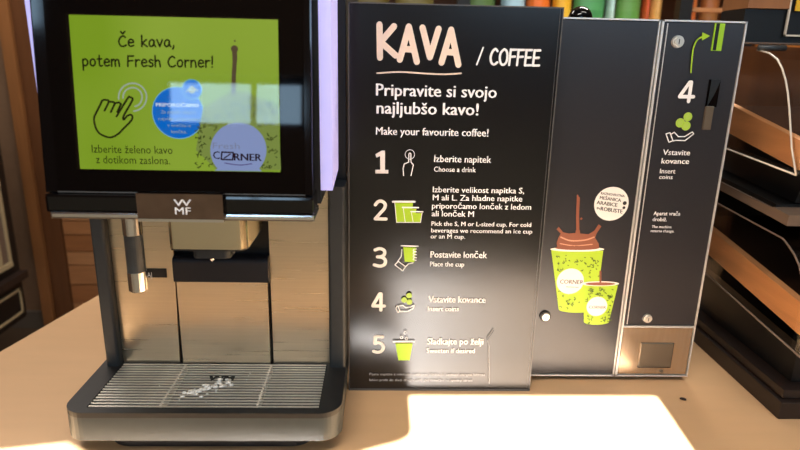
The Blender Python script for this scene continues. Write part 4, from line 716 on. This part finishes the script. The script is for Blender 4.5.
# ================================================================== the room
ZF, ZC, YW, YB, XL, XR = -.9, 1.9, -1.5, 2.85, -2.6, 2.8
struct('floor', box(XL, XR, YW-.2, YB+.2, ZF-.1, ZF), 'floor_tile')
struct('ceiling', box(XL-.2, XR+.2, YW-.2, YB+.2, ZC, ZC+.1), 'ceiling_white')
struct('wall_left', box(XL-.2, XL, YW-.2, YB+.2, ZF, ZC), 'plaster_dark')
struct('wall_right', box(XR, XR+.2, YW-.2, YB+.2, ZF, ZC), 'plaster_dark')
struct('wall_back', box(XL, XR, YB, YB+.2, ZF, ZC), 'plaster')
# street-side wall with a shop window and unseen high windows added for sun patch and fill
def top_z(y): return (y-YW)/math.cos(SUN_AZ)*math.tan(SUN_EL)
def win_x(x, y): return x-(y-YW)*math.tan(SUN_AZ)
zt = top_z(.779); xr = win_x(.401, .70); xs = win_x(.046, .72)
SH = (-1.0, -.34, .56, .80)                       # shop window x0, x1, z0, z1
TR = (-1.6, xr, top_z(.30), zt)                           # unseen high window, sized to shape the sun patch
WR = (xr+.12, 2.4, .92, TR[2]-.02)                  # unseen fill window added to the right
WL = (-2.4, -1.5, .98, TR[2]-.02)  # unseen fill window added to the left
wb_ = box(WL[1], SH[0], YW-.15, YW, ZF, TR[2]); box(SH[1], WR[0], YW-.15, YW, ZF, TR[2], wb_); box(WR[0], WR[1], YW-.15, YW, ZF, WR[2], wb_); box(WR[1], XR, YW-.15, YW, ZF, ZC, wb_); box(SH[0], SH[1], YW-.15, YW, ZF, SH[2], wb_); box(SH[0], SH[1], YW-.15, YW, SH[3], TR[2], wb_)
box(XL, WL[0], YW-.15, YW, ZF, ZC, wb_); box(WL[0], WL[1], YW-.15, YW, ZF, WL[2], wb_); box(WL[0], TR[0], YW-.15, YW, WL[3], ZC, wb_); box(TR[1], WR[1], YW-.15, YW, WR[3], ZC, wb_); box(TR[0], TR[1], YW-.02, YW, TR[3], ZC, wb_)
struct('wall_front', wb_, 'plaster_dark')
struct('trim_3', box(XL, XR, YW, YW+.02, ZF, .12), 'reflector', 'pale wainscot added on the street wall to brighten the steel')  # pale band added on the unseen wall to brighten steel reflections
for i, (x0, x1, z0, z1) in enumerate((SH, TR, WR, WL)):
    w = struct('window_%d' % (i+1), box(x0, x1, YW-.09, YW-.086, z0, z1), 'window_glass')
    fr = bmesh.new()
    box(x0, x1, YW-.1, YW-.075, z0, z0+.03, fr)
    if i != 1: box(x0, x1, YW-.1, YW-.075, z1-.03, z1, fr); box(x0, x0+.03, YW-.1, YW-.075, z0, z1, fr); box(x1-.03, x1, YW-.1, YW-.075, z0, z1, fr)
    if i == 0: box(-.60, -.575, YW-.1, YW-.075, z0, z1, fr)
    obj('window_frame', fr, 'door_frame_dark', w)
    p = bpy.data.lights.new('window_portal', 'AREA'); p.shape = 'RECTANGLE'; p.size = x1-x0; p.size_y = z1-z0; p.cycles.is_portal = True
    po = bpy.data.objects.new('window_portal', p); COL.objects.link(po); po.location = ((x0+x1)/2, YW-.16, (z0+z1)/2); po.rotation_euler = (R(90), 0, 0)
# an added unseen blind covers the top of the high window to shape the sun patch
def wz(x, y): return (win_x(x, y), top_z(y))
bl = [wz(.046, .78), wz(.046, .70), wz(.042, .684), wz(.03, .672), wz(-.045, .640), wz(-.2, .630), wz(-.34, .640), wz(-.385, .668), wz(-.465, .652)]
bl = bl+[(TR[0]+.01, top_z(.64)), (TR[0]+.01, zt+.05), (bl[0][0], zt+.05)]
tag(obj('window_blind', prism(bl, 'y', YW-.018, YW-.012), 'plaster', loc=(-.8, YW-.015, zt)), 'beige fabric blind added over the high window to shape the sun patch', 'blind')
lw = prism([(TR[0]+.01, TR[2]-.02), (xs, TR[2]-.02), (xs, top_z(.618)), (xs-.05, top_z(.60)), (xs-.4, top_z(.59)), (TR[0]+.01, top_z(.58))], 'y', YW-.018, YW-.012)  # unseen sheet added to narrow the sun patch on the left
tag(obj('window_poster', lw, 'plaster_dark', loc=(-.8, YW-.015, TR[2])), 'unseen brown sheet added over the high window to block sun', 'poster')
# brown door frame and planked panelling on the back wall
tr = struct('trim_1', box(-1.665, -1.615, 2.79, YB, ZF, ZC), 'door_frame'); obj('frame_strip', box(-1.615, -1.600, 2.815, YB, ZF, ZC), 'door_frame_dark', tr); obj('frame_strip', box(-1.600, -1.525, 2.80, YB, ZF, ZC), 'door_frame_dark', tr)
struct('baseboard_back', box(XL, -1.665, 2.83, YB, ZF, -.81), 'skirting_grey')
pw = struct('trim_2', box(-1.525, -.4, 2.83, YB, ZF, ZC), 'door_frame_dark', 'wood panelling of horizontal planks on the back wall')
random.seed(3)
z = ZF+.01; k = 0
while z < 1.2:
    h = random.choice((.07, .085, .1)); obj('plank', box(-1.52, -.41, 2.812+random.uniform(0, .004), 2.832, z, z+h-.006), 'plank%d' % (k*2 % 3), pw); z += h; k += 1

# ================================================================== counter
cl = lambda y: -.6036+(y-.8845)*.2055
cpoly = [(cl(.28), .28), (1.7, .28), (1.7, 1.38), (cl(1.38), 1.38)]
ct_ = thing('counter', 'long tan laminate counter the machines stand on', 'counter', (.5, .8, ZF))
obj('worktop', prism(cpoly, 'z', -.04, 0), 'laminate', ct_)
obj('front_panel', box(-.6, 1.65, .33, .35, ZF, -.04), 'cabinet_dark', ct_); obj('back_panel', box(-.45, 1.65, 1.33, 1.35, ZF, -.04), 'cabinet_dark', ct_)
obj('side_panel', prism([(cl(.35)+.05, .35), (cl(.35)+.07, .35), (cl(1.33)+.07, 1.33), (cl(1.33)+.05, 1.33)], 'z', ZF, -.04), 'cabinet_dark', ct_); obj('side_panel', box(1.63, 1.65, .35, 1.33, ZF, -.04), 'cabinet_dark', ct_)

# ================================================================== coffee machine
M = thing('coffee_machine', 'tall black and steel coffee machine with lit green touchscreen', 'coffee machine', (-.201, .8, 0))
obj('base_foot', prism(rrect(-.334, -.077, .645, 1.17, .03), 'z', 0, .021), 'cabinet_black', M)
obj('body_shell', box(-.347, -.0665, .765, 1.19, .021, .31), 'black_satin', M)
for x0, x1 in ((-.3655, -.3475), (-.0662, -.0442)):
    obj('side_frame', prism(rrect(x0, x1, .736, 1.19, .004), 'z', .021, .31), 'frame_grey', M)
obj('cavity_panel', box(-.347, -.0665, .758, .766, .055, .31), 'case_black', M)
obj('steel_panel', prism([(-.347, .058), (-.2715, .058), (-.2705, .09), (-.2655, .31), (-.347, .31)], 'y', .7485, .757), 'steel', M)
obj('steel_panel', box(-.2665, -.1475, .747, .757, .058, .1785), 'steel', M)
obj('steel_panel', box(-.1435, -.0665, .7485, .757, .058, .31), 'steel', M)
obj('crossbar', prism(rrect(.7375, .757, .1795, .214, (.003, 0, 0, .008)), 'x', -.2665, -.144), 'navy_roll', M)
tg = obj('tea_tag', box(-.318, -.2785, .747, .749, .1825, .1945), 'case_black', M)
sp = obj('outlet_block', prism(rrect(-.239, -.151, .655, .75, (.006, .014, 0, 0)), 'z', .2525, .315), 'steel_bright', M)
obj('outlet_trim', prism(rrect(-.2385, -.1515, .6555, .74, (.006, .014, 0, 0)), 'z', .2505, .2525), 'black_satin', sp)
obj('nozzle', prism(rrect(-.217, -.173, .665, .73, .008), 'z', .238, .2505), 'frame_grey', sp); obj('drop', tube([(-.196, .672, .2382), (-.196, .672, .235), (-.196, .672, .232)], [.003, .0028, .0005], 10), 'chrome', sp, smooth=True)
wd = obj('hot_water_wand', tube([(-.2795, .66, .302), (-.2795, .66, .294), (-.2795, .66, .2935)], [.0135, .0135, .011], 20), 'black_gloss', M)
obj('wand_collar', tube([(-.2795, .66, .294), (-.2795, .66, .2685)], .0106, 24), 'chrome', wd, smooth=False)
obj('wand_grip', tube([(-.2795, .66, .2685), (-.2795, .66, .224)], .0102, 24), 'grip_grey', wd)
obj('wand_tip', tube([(-.2795, .66, .224), (-.2795, .66, .2015), (-.2795, .66, .2)], [.0106, .0106, .009], 24), 'chrome', wd)
# drip tray
TY0, TY1, TX0, TX1 = .6265, .762, -.3735, -.0435
dt = obj('drip_tray', prism(rrect(TX0, TX1, TY0, TY1, (.026, .026, 0, 0), 8), 'z', .021, .044), 'tray_grey', M)

rim = bmesh.new(); outer = rrect(TX0, TX1, TY0, TY1, (.026, .026, 0, 0), 8)
hole = (-.3465, -.0695, .6385, .7455)
zt0, zt1 = .052, .0585
rim_o = bmesh.new()
def ring_prism(outer, hole, z0, z1):
    bm = bmesh.new(); hx0, hx1, hy0, hy1 = hole
    inn = []
    cx, cy = (hx0+hx1)/2, (hy0+hy1)/2
    for x, y in outer:                       # nearest point on the hole's border
        inn.append((min(max(x, hx0), hx1), min(max(y, hy0), hy1)))
    n = len(outer); q = [[bm.verts.new((p[0], p[1], zz)) for p in ps] for ps in (outer, inn) for zz in (z0, z1)]
    for i in range(n):
        j = (i+1) % n
        for a, b in ((q[0], q[1]), (q[1], q[3]), (q[3], q[2]), (q[2], q[0])):
            try: bm.faces.new((a[i], a[j], b[j], b[i]))
            except ValueError: pass
    bmesh.ops.remove_doubles(bm, verts=bm.verts, dist=1e-6); bmesh.ops.recalc_face_normals(bm, faces=bm.faces); return bm
obj('tray_rim', ring_prism(outer, hole, zt0, zt1), 'tray_rim', dt); obj('tray_skirt', ring_prism(outer, (hole[0]-.004, hole[1]+.004, hole[2]-.003, hole[3]+.003), .044, zt0), 'tray_grey', dt)
obj('tray_well', box(hole[0], hole[1], hole[2], hole[3], .0442, .0450), 'case_black', dt)
NS = 17; first = None
for i in range(NS):
    y = hole[2]+.003+i*(hole[3]-hole[2]-.006)/(NS-1)
    if first is None: first = obj('slat', box(hole[0]+.0015, hole[1]-.0015, y-.0012, y+.0012, .0572, .0585), 'steel_slat', dt)
    else:
        s = first.copy(); COL.objects.link(s); s.location = first.location+Vector((0, y-hole[2]-.003, 0))
for x in (-.262, -.146): obj('slat_support', box(x-.0012, x+.0012, hole[2], hole[3], .0452, .0574), 'steel_slat', dt)
lg = text_bm('WM', -.2215, -.1875, .7005, .7005, .012, .04)
for v in lg.verts: v.co = (v.co.x, v.co.y, .0588+v.co.z)
obj('tray_emblem', lg, 'case_black', dt)
# screen head
TA = R(5.7); LY, LZ = .61, .305
def lean(bm): return tilt(bm, LY, LZ, TA)
hd = obj('screen_head', box(-.343, -.0655, .648, 1.17, .31, .63), 'black_satin', M)
bz = obj('screen_bezel', lean(box(-.3435, -.0705, .61, .634, .3265, .64)), 'black_gloss', M, bevel=.0015)
obj('screen_glass', lean(box(-.330, -.0785, .6088, .611, .3285, .637)), 'glass_black', bz)
obj('bezel_edge', lean(box(-.3305, -.078, .6085, .6095, .3272, .3284)), 'edge_grey', bz)
lip = obj('head_lip', box(-.3425, -.0695, .607, .66, .3065, .3262), 'black_gloss', M, bevel=.003)
obj('chrome_strip', box(-.3385, -.0685, .6055, .655, .3005, .3075), 'chrome', lip, bevel=.002)
bd = obj('maker_badge', box(-.2475, -.1605, .6, .612, .3035, .3297), 'chrome_brown', M); obj('badge_edge', box(-.2475, -.1605, .5995, .62, .3003, .3033), 'chrome', bd)
lcd = obj('display', lean(box(-.3058, -.1032, .6080, .6086, .3515, .5018)), 'd_picture', M)
for x0, x1 in ((-.3575, -.3435), (-.0655, -.0525)):
    obj('light_panel', prism([(.648, .325), (.74, .332), (.74, .63), (.648, .63)], 'x', x0, x1), 'led_white', M)
obj('rear_housing', box(-.355, -.0455, .78, 1.17, .3105, .635), 'case_black', M)
print_on('lcd', lcd, .0026); obj('cover_glass', lean(box(-.3065, -.1025, .6030, .6034, .351, .5027)), 'cover_glass', bz); print_on('badge', bd, .0006); print_on('steel', tg, .0016)
# milk froth left on the grate
ml = bmesh.new(); random.seed(7)
for i in range(60):
    t = random.random(); x = -.235+.05*t+random.gauss(0, .008); y = .665+.035*t+random.gauss(0, .004); r = random.uniform(.0008, .0035)
    bmesh.ops.create_icosphere(ml, subdivisions=1, radius=r, matrix=Matrix.Translation((x, y, .0592+r*.2)) @ Matrix.Diagonal((1.3, 1, .45, 1)))
for i in range(40):
    r = random.uniform(.0004, .001); bmesh.ops.create_icosphere(ml, subdivisions=1, radius=r, matrix=Matrix.Translation((random.uniform(-.28, -.14), random.uniform(.645, .72), .0588+r*.4)))
tag(obj('milk_froth', ml, 'milk', loc=(-.21, .68, .0585), smooth=True), 'dried white milk froth spilled on the drip tray grate', 'milk froth', kind='stuff')

# ================================================================== instruction panel
S = thing('instruction_panel', 'tall black panel with five coffee making steps in white print', 'sign', (.09, .79, 0))
pb = obj('panel', box(-.0412, .222, .7755, .80, .002, .5305), 'sign_black', S)
for x0, x1, z0, z1 in ((-.042, -.0405, .0015, .531), (.2213, .2226, .0015, .531), (-.042, .2226, .5295, .531), (-.042, .2226, .0, .003)):
    obj('edge_strip', box(x0, x1, .7745, .801, z0, z1), 'edge_grey', S)
obj('edge_strip', box(.2182, .2187, .7751, .776, .004, .529), 'edge_grey', S)
print_on('sign', S)

# ================================================================== payment cabinet
K = thing('payment_cabinet', 'black coin payment cabinet with printed green cups on its door', 'payment machine', (.355, .9, 0))
X0, XM, X1 = .2365, .363, .4715
obj('cabinet_body', box(X0-.10, X1, .812, 1.03, .008, .522), 'cabinet_black', K)
for x in (X0-.05, X1-.03):
    for y in (.84, .99): obj('foot', tube([(x, y, 0), (x, y, .009)], .011, 12), 'case_black', K)
dr = obj('door', box(X0-.10, XM-.0075, .805, .813, .0115, .5185), 'door_black', K)
cd = obj('coin_door', box(XM+.001, X1-.0025, .805, .813, .0925, .5185), 'door_black', K)
for x0, x1, z0, z1 in ((X0-.1, XM-.005, .5195, .5215), (XM-.0072, XM-.0055, .0095, .5215), (X0-.1, XM-.0055, .0085, .0105)):
    obj('door_trim', box(x0, x1, .8035, .812, z0, z1), 'trim_steel', dr)
for x0, x1, z0, z1 in ((XM-.0035, XM-.0005, .0095, .5215), (X1-.0022, X1-.0002, .0095, .5215), (XM-.0035, X1, .5195, .5215), (XM-.0035, X1, .0085, .0105), (XM, X1-.003, .0895, .0918)):
    obj('trim_strip', box(x0, x1, .8032, .812, z0, z1), 'trim_steel', K)
obj('trim_strip', box(XM+.0042, XM+.0052, .8042, .8055, .094, .517), 'trim_steel', K)
rp_ = obj('return_plate', box(XM+.001, X1-.0035, .8045, .813, .0125, .0885), 'plate_steel', K)
obj('return_flap', box(.3932, .4415, .8025, .8045, .0252, .0637), 'flap_grey', rp_); obj('flap_edge', box(.3925, .4422, .8035, .8046, .0232, .0252), 'case_black', rp_)
obj('flap_edge', box(.4415, .4428, .8035, .8046, .0235, .064), 'case_black', rp_); obj('rivet', disc_y(.430, .0169, .8035, .805, .0028, .003, 14), 'flap_grey', rp_)
def lock(x, z, r, parent, surround):
    l = obj('lock', disc_y(x, z, .8015, .806, r*.92, r, 24), surround, parent)
    obj('lock_face', disc_y(x, z, .7995, .8016, r*.62, r*.70, 20), 'lock_steel', l); obj('keyhole', box(x-r*.07, x+r*.07, .7992, .7996, z-r*.38, z+r*.38), 'case_black', l)
lock(.3834, .4947, .0082, cd, 'lock_steel'); lock(.3965, .1042, .0068, cd, 'lock_steel'); lock(.2442, .1061, .0088, dr, 'case_black')
sl = obj('coin_slot', box(.4292, .4424, .8035, .806, .4846, .5186), 'green_plate', cd); obj('slot_opening', box(.4308, .4352, .8031, .8036, .4852, .5184), 'case_black', sl)
rl = obj('reject_lever', box(.4333, .4486, .8038, .806, .4122, .448), 'black_gloss', cd)
obj('lever_wedge', prism([(.436, .448), (.4486, .448), (.442, .428), (.4355, .4135)], 'y', .8030, .8039), 'black_satin', rl); obj('lever_plate', box(.4335, .4440, .8010, .8052, .3822, .4134), 'flap_grey', rl, bevel=.0006)
print_on('box', dr, .0004)
# small dark knob standing on top of the cabinet
kb = thing('black_dome', 'small shiny black dome on top of the payment cabinet', 'dome', (.283, .90, .522))
d = bmesh.new(); bmesh.ops.create_uvsphere(d, u_segments=24, v_segments=14, radius=.017, matrix=Matrix.Translation((.283, .90, .526)))
bmesh.ops.delete(d, geom=[v for v in d.verts if v.co.z < .5229], context='VERTS'); obj('dome', d, 'black_gloss', kb, smooth=True); obj('dome_ring', tube([(.283, .90, .522), (.283, .90, .5255)], .0185, 24), 'case_black', kb)
# crumb on the counter
c = bmesh.new(); bmesh.ops.create_icosphere(c, subdivisions=2, radius=.0042, matrix=Matrix.Translation((.4407, .7524, .0018)) @ Matrix.Rotation(R(-25), 4, 'Z') @ Matrix.Diagonal((1.15, .62, .45, 1)))
for v in c.verts: v.co += Vector((math.sin(v.co.x*2100), math.cos(v.co.y*1900), 0))*.0004
tag(obj('crumb', c, 'crumb_dark', loc=(.4407, .7524, 0), smooth=True), 'small dark crumb lying on the tan counter', 'crumb')

# ================================================================== bakery display at the right
DX0, DX1, DB = .55, 1.05, 1.16
Q = thing('bakery_display', 'black stepped bakery display stand beside the payment cabinet', 'display stand', (.8, .95, 0))
obj('plinth', box(DX0, DX1, .705, DB, 0, .026), 'case_brown', Q, bevel=.002)
obj('plinth_ledge', box(DX0+.006, DX1, .713, DB, .027, .040), 'case_brown', Q, bevel=.002)
obj('lower_body', prism([(.735, .0405), (DB, .0405), (DB, .138), (.735, .098)], 'x', DX0+.03, DX1), 'case_black', Q)
obj('back_panel', box(DX0+.02, DX1, DB-.012, DB, .135, .30), 'case_black', Q); obj('back_panel', box(DX0+.02, DX1, DB-.012, DB, .30, .50), 'door_frame_dark', Q)
obj('shelf', prism([(.80, .262), (DB-.013, .285), (DB-.013, .305), (.80, .281)], 'x', DX0+.004, DX1), 'case_black', Q)
obj('shelf_rail', prism([(.765, .259), (.80, .262), (.80, .277), (.765, .274)], 'x', DX0, DX1), 'rail_brown', Q); obj('shelf_side', prism([(.80, .262), (DB-.013, .285), (DB-.013, .298), (.80, .275)], 'x', DX0, DX0+.0035), 'rail_brown', Q)
obj('bin_support', prism([(.80, .283), (DB-.013, .307), (DB-.013, .346), (.79, .327)], 'x', DX0+.03, DX1), 'case_black', Q)
obj('top_shelf', box(DX0-.014, DX1, .925, .99, .5005, .5475), 'case_black', Q); obj('top_board', box(DX0-.014, DX1, .92, .99, .548, .565), 'door_frame', Q); obj('top_rail', box(DX0-.012, DX1, .922, .97, .4985, .5003), 'rail_brown', Q); obj('back_panel', box(DX1-.2, DX1, .9905, DB, .5005, .56), 'case_black', Q)
obj('upright', box(DX1-.02, DX1, DB-.032, DB-.013, .31, .50), 'case_black', Q)
fr = thing('price_card', 'pale thin frame holding a dark price card on the top shelf', 'price holder', (.665, .9185, .5095))
obj('card', box(.600, .73, .9195, .9215, .512, .60), 'case_black', fr)
for x0, x1, z0, z1 in ((.5978, .600, .5095, .60), (.73, .7325, .5095, .60), (.5978, .7325, .5095, .512)): obj('frame_strip', box(x0, x1, .9185, .9222, z0, z1), 'acrylic_edge', fr)
mat('tag_yellow', srgb(236, 186, 40), .5)
tag(obj('price_tag', box(.604, .65, .914, .916, .545, .585), 'tag_yellow', loc=(.63, .915, .545)), 'yellow price tag at the pale frame on the top shelf', 'price tag')
def bin_(label, poly, curve, wood, xs, edge='acrylic_edge'):
    n = thing('bakery_bin', label, 'bakery bin', ((xs[0]+xs[1])/2, 1.0, poly[0][1]), 'clear bakery bins on the display stand')
    for x0 in xs: obj('side_panel', prism(poly, 'x', x0, x0+.004), 'acrylic', n)
    (f0, f1) = curve
    cp = poly[f0:f1]
    off = [(a+.003, b-.0015) for a, b in cp]
    obj('curved_lid', prism(cp+off[::-1], 'x', xs[0]+.0045, xs[1]-.0005), 'acrylic', n)
    obj('lid_edge', tube([(xs[0]-.0008, a, b) for a, b in cp], .0013, 8), edge, n, smooth=True)
    obj('bottom_edge', tube([(xs[0]-.0008, a, b) for a, b in (poly[0], poly[1])], .0014, 8), edge, n, smooth=True)
    (a0, b0), (a1, b1), (c0, d0), (c1, d1) = wood
    w = obj('wooden_tray', prism([(a0, b0), (c0, d0), (c1, d1), (a1, b1)], 'x', xs[0]+.006, xs[0]+.018), 'tray_wood', n)
    obj('tray_board', prism([(a0+.01, b0+.001), (c0, d0+.001), (c0, d0+.009), (a0+.01, b0+.009)], 'x', xs[0]+.0182, xs[1]-.02), 'bin_floor', w)
    obj('tray_front', prism([(a0, b0), (a0+.01, b0+.0012), (a1+.01, b1+.0012), (a1, b1)], 'x', xs[0]+.0182, xs[1]-.02), 'bin_floor', w)
    obj('tray_side', prism([(a0, b0), (c0, d0), (c1, d1), (a1, b1)], 'x', xs[1]-.0198, xs[1]-.008), 'tray_wood', w)
    return n
bn1 = bin_('clear curved bakery bin with wooden tray under the top shelf', [(1.12, .3485), (.766, .329), (.785, .362), (.804, .41), (.814, .432), (.824, .449), (.836, .464), (.85, .476), (.87, .484), (.90, .489), (1.12, .497)], (1, 10),
     ((.775, .334), (.775, .3715), (1.10, .386), (1.10, .432)), (DX0, DX1-.03))
obj('hinge_rod', tube([(.5455, .892, .492), (.585, .892, .492)], .0042, 12), 'grip_grey', bn1, smooth=True)
bin_('clear curved bakery bin with wooden tray above the black plinth', [(1.12, .1465), (.688, .103), (.695, .15), (.706, .184), (.716, .203), (.726, .217), (.738, .227), (.751, .2345), (.767, .241), (.94, .2495), (1.12, .258)], (1, 11),
     ((.700, .1245), (.700, .1645), (1.10, .177), (1.10, .220)), (DX0, DX1-.03), 'rail_brown')

# ================================================================== background
# dark cabinet against the left side
mat('tray_pale', srgb(176, 158, 122), .5)
F = thing('dark_cabinet', 'black cooler cabinet with pale trays by the brown door frame', 'cabinet', (-2.0, 1.8, ZF))
obj('carcass', box(-2.4, -1.5, 1.3, 2.41, -.635, .75), 'case_black', F, bevel=.01); obj('plinth', box(-2.3, -1.9, 1.4, 2.3, ZF, -.63), 'case_black', F)
obj('side_window', box(-1.501, -1.496, 1.6, 2.35, -.39, .6), 'rail_brown', F)
for k in range(3): obj('tray_edge', box(-1.497, -1.488, 1.6, 2.35, -.39+.33*k, -.37+.33*k), 'tray_pale', F)
for k in range(3): obj('tray_upright', box(-1.496, -1.49, 2.335-.06*k, 2.35-.06*k, -.37, .6), 'tray_pale', F)
obj('rail', box(-1.5, -1.465, 1.5, 2.4, -.455, -.425), 'case_brown', F)
dw = obj('drawer', box(-1.501, -1.492, 1.8, 2.37, -.60, -.495), 'case_black', F)
for y0, y1, z0, z1 in ((1.8, 2.37, -.503, -.494), (1.8, 2.37, -.601, -.592), (2.361, 2.37, -.60, -.495)): obj('drawer_edge', box(-1.493, -1.488, y0, y1, z0, z1), 'tray_pale', dw)
# snack shelf behind the machines
G = thing('snack_shelf', 'wooden snack shelf with dark posts behind the machines', 'shelf', (.7, 2.3, ZF))
for z in (-.5, -.02, .40, .86): obj('shelf_board', box(-.35, 1.9, 2.1, 2.5, z, z+.03), 'door_frame', G)
obj('back_board', box(-.35, 1.9, 2.5, 2.52, ZF, 1.3), 'door_frame_dark', G)
obj('shelf_lip', box(1.03, 1.2, 2.1, 2.13, .632, .645), 'plank0', G)
for x in (-.35, .245, .985, 1.205, 1.86): obj('post', box(x, x+.042, 2.08, 2.12, ZF, 1.3), 'case_black', G)
def bag(x, w, h, cols, label, cat='snack bag'):
    nm = 'bag%d_%d_%d' % cols[0]
    if nm not in MATS: mat(nm, srgb(*cols[0]), .35, noise=.25, nscale=14, bump=.3)
    bn = 'bag%d_%d_%d' % cols[1]
    if bn not in MATS: mat(bn, srgb(*cols[1]), .35)
    t = thing('snack_bag', label, cat, (x, 2.22, .431), 'bags on the snack shelf')
    for part, s0, s1, m in (('bag_body', 0, .62, nm), ('bag_top', .62, 1, bn)):
        b = bmesh.new(); N, Mn = 10, 8; g = {}
        for sd in (-1, 1):
            for i in range(N+1):
                for j in range(Mn+1):
                    a = i/N; q = s0+(s1-s0)*j/Mn
                    th = .03*(math.sin(math.pi*a)**.5 if 0 < a < 1 else 0)*(max(0, math.sin(math.pi*min(max(q, .001), .999)))**.45)+.0008
                    g[sd, i, j] = b.verts.new((x+(a-.5)*w*(1-.05*math.sin(math.pi*q)), 2.22+sd*th, .431+q*h))
            for i in range(N):
                for j in range(Mn):
                    f = (g[sd, i, j], g[sd, i+1, j], g[sd, i+1, j+1], g[sd, i, j+1]); b.faces.new(f if sd < 0 else f[::-1])
        for j in range(Mn):
            for i in (0, N): b.faces.new((g[-1, i, j], g[-1, i, j+1], g[1, i, j+1], g[1, i, j]))
        bmesh.ops.recalc_face_normals(b, faces=b.faces)
        obj(part, b, m, t, smooth=True)
BAGS = [(-.22, .16, (96, 70, 38), (90, 66, 30), 'brown'), (-.05, .15, (120, 100, 50), (110, 96, 44), 'olive brown'), (.11, .14, (150, 124, 62), (140, 128, 70), 'dull gold'), (.335, .12, (96, 116, 60), (90, 120, 66), 'moss green'),
        (.455, .09, (196, 214, 214), (170, 206, 220), 'pale blue'), (.545, .085, (226, 120, 40), (232, 116, 40), 'orange'), (.628, .07, (238, 186, 60), (236, 180, 50), 'golden yellow'), (.725, .115, (70, 140, 80), (86, 156, 96), 'leaf green'),
        (.80, .03, (190, 220, 210), (186, 222, 214), 'slim pale mint'), (.865, .09, (96, 150, 70), (100, 148, 74), 'grass green'), (.925, .025, (200, 92, 50), (206, 90, 48), 'slim rust red'), (.962, .04, (230, 176, 96), (228, 176, 100), 'slim straw yellow'),
        (1.075, .07, (206, 110, 56), (214, 120, 60), 'burnt orange'), (1.155, .07, (150, 100, 56), (160, 96, 50), 'tan'), (1.44, .2, (176, 110, 52), (186, 120, 60), 'wide amber'), (1.65, .18, (120, 70, 36), (150, 90, 44), 'wide chestnut')]
for x, w, c1, c2, nm in BAGS: bag(x, w, .33, (c1, c2), nm+' snack bag on the wooden shelf behind the machines')
# unseen lamps added to brighten the room, carrying the area lights
for i, (x, y, w_) in enumerate(FILL_LAMPS):
    l = thing('fill_lamp', 'unseen flat fill lamp hung '+('between counter and shop window', 'above the bakery display side', 'near the planked panelling', 'in front of the snack shelf')[i], 'lamp', (x, y, ZC), 'added fill lamps')
    obj('housing', box(x-.58, x+.58, y-.16, y+.16, 1.79, 1.85), 'ceiling_white', l); obj('stem', box(x-.02, x+.02, y-.02, y+.02, 1.85, ZC), 'ceiling_white', l)
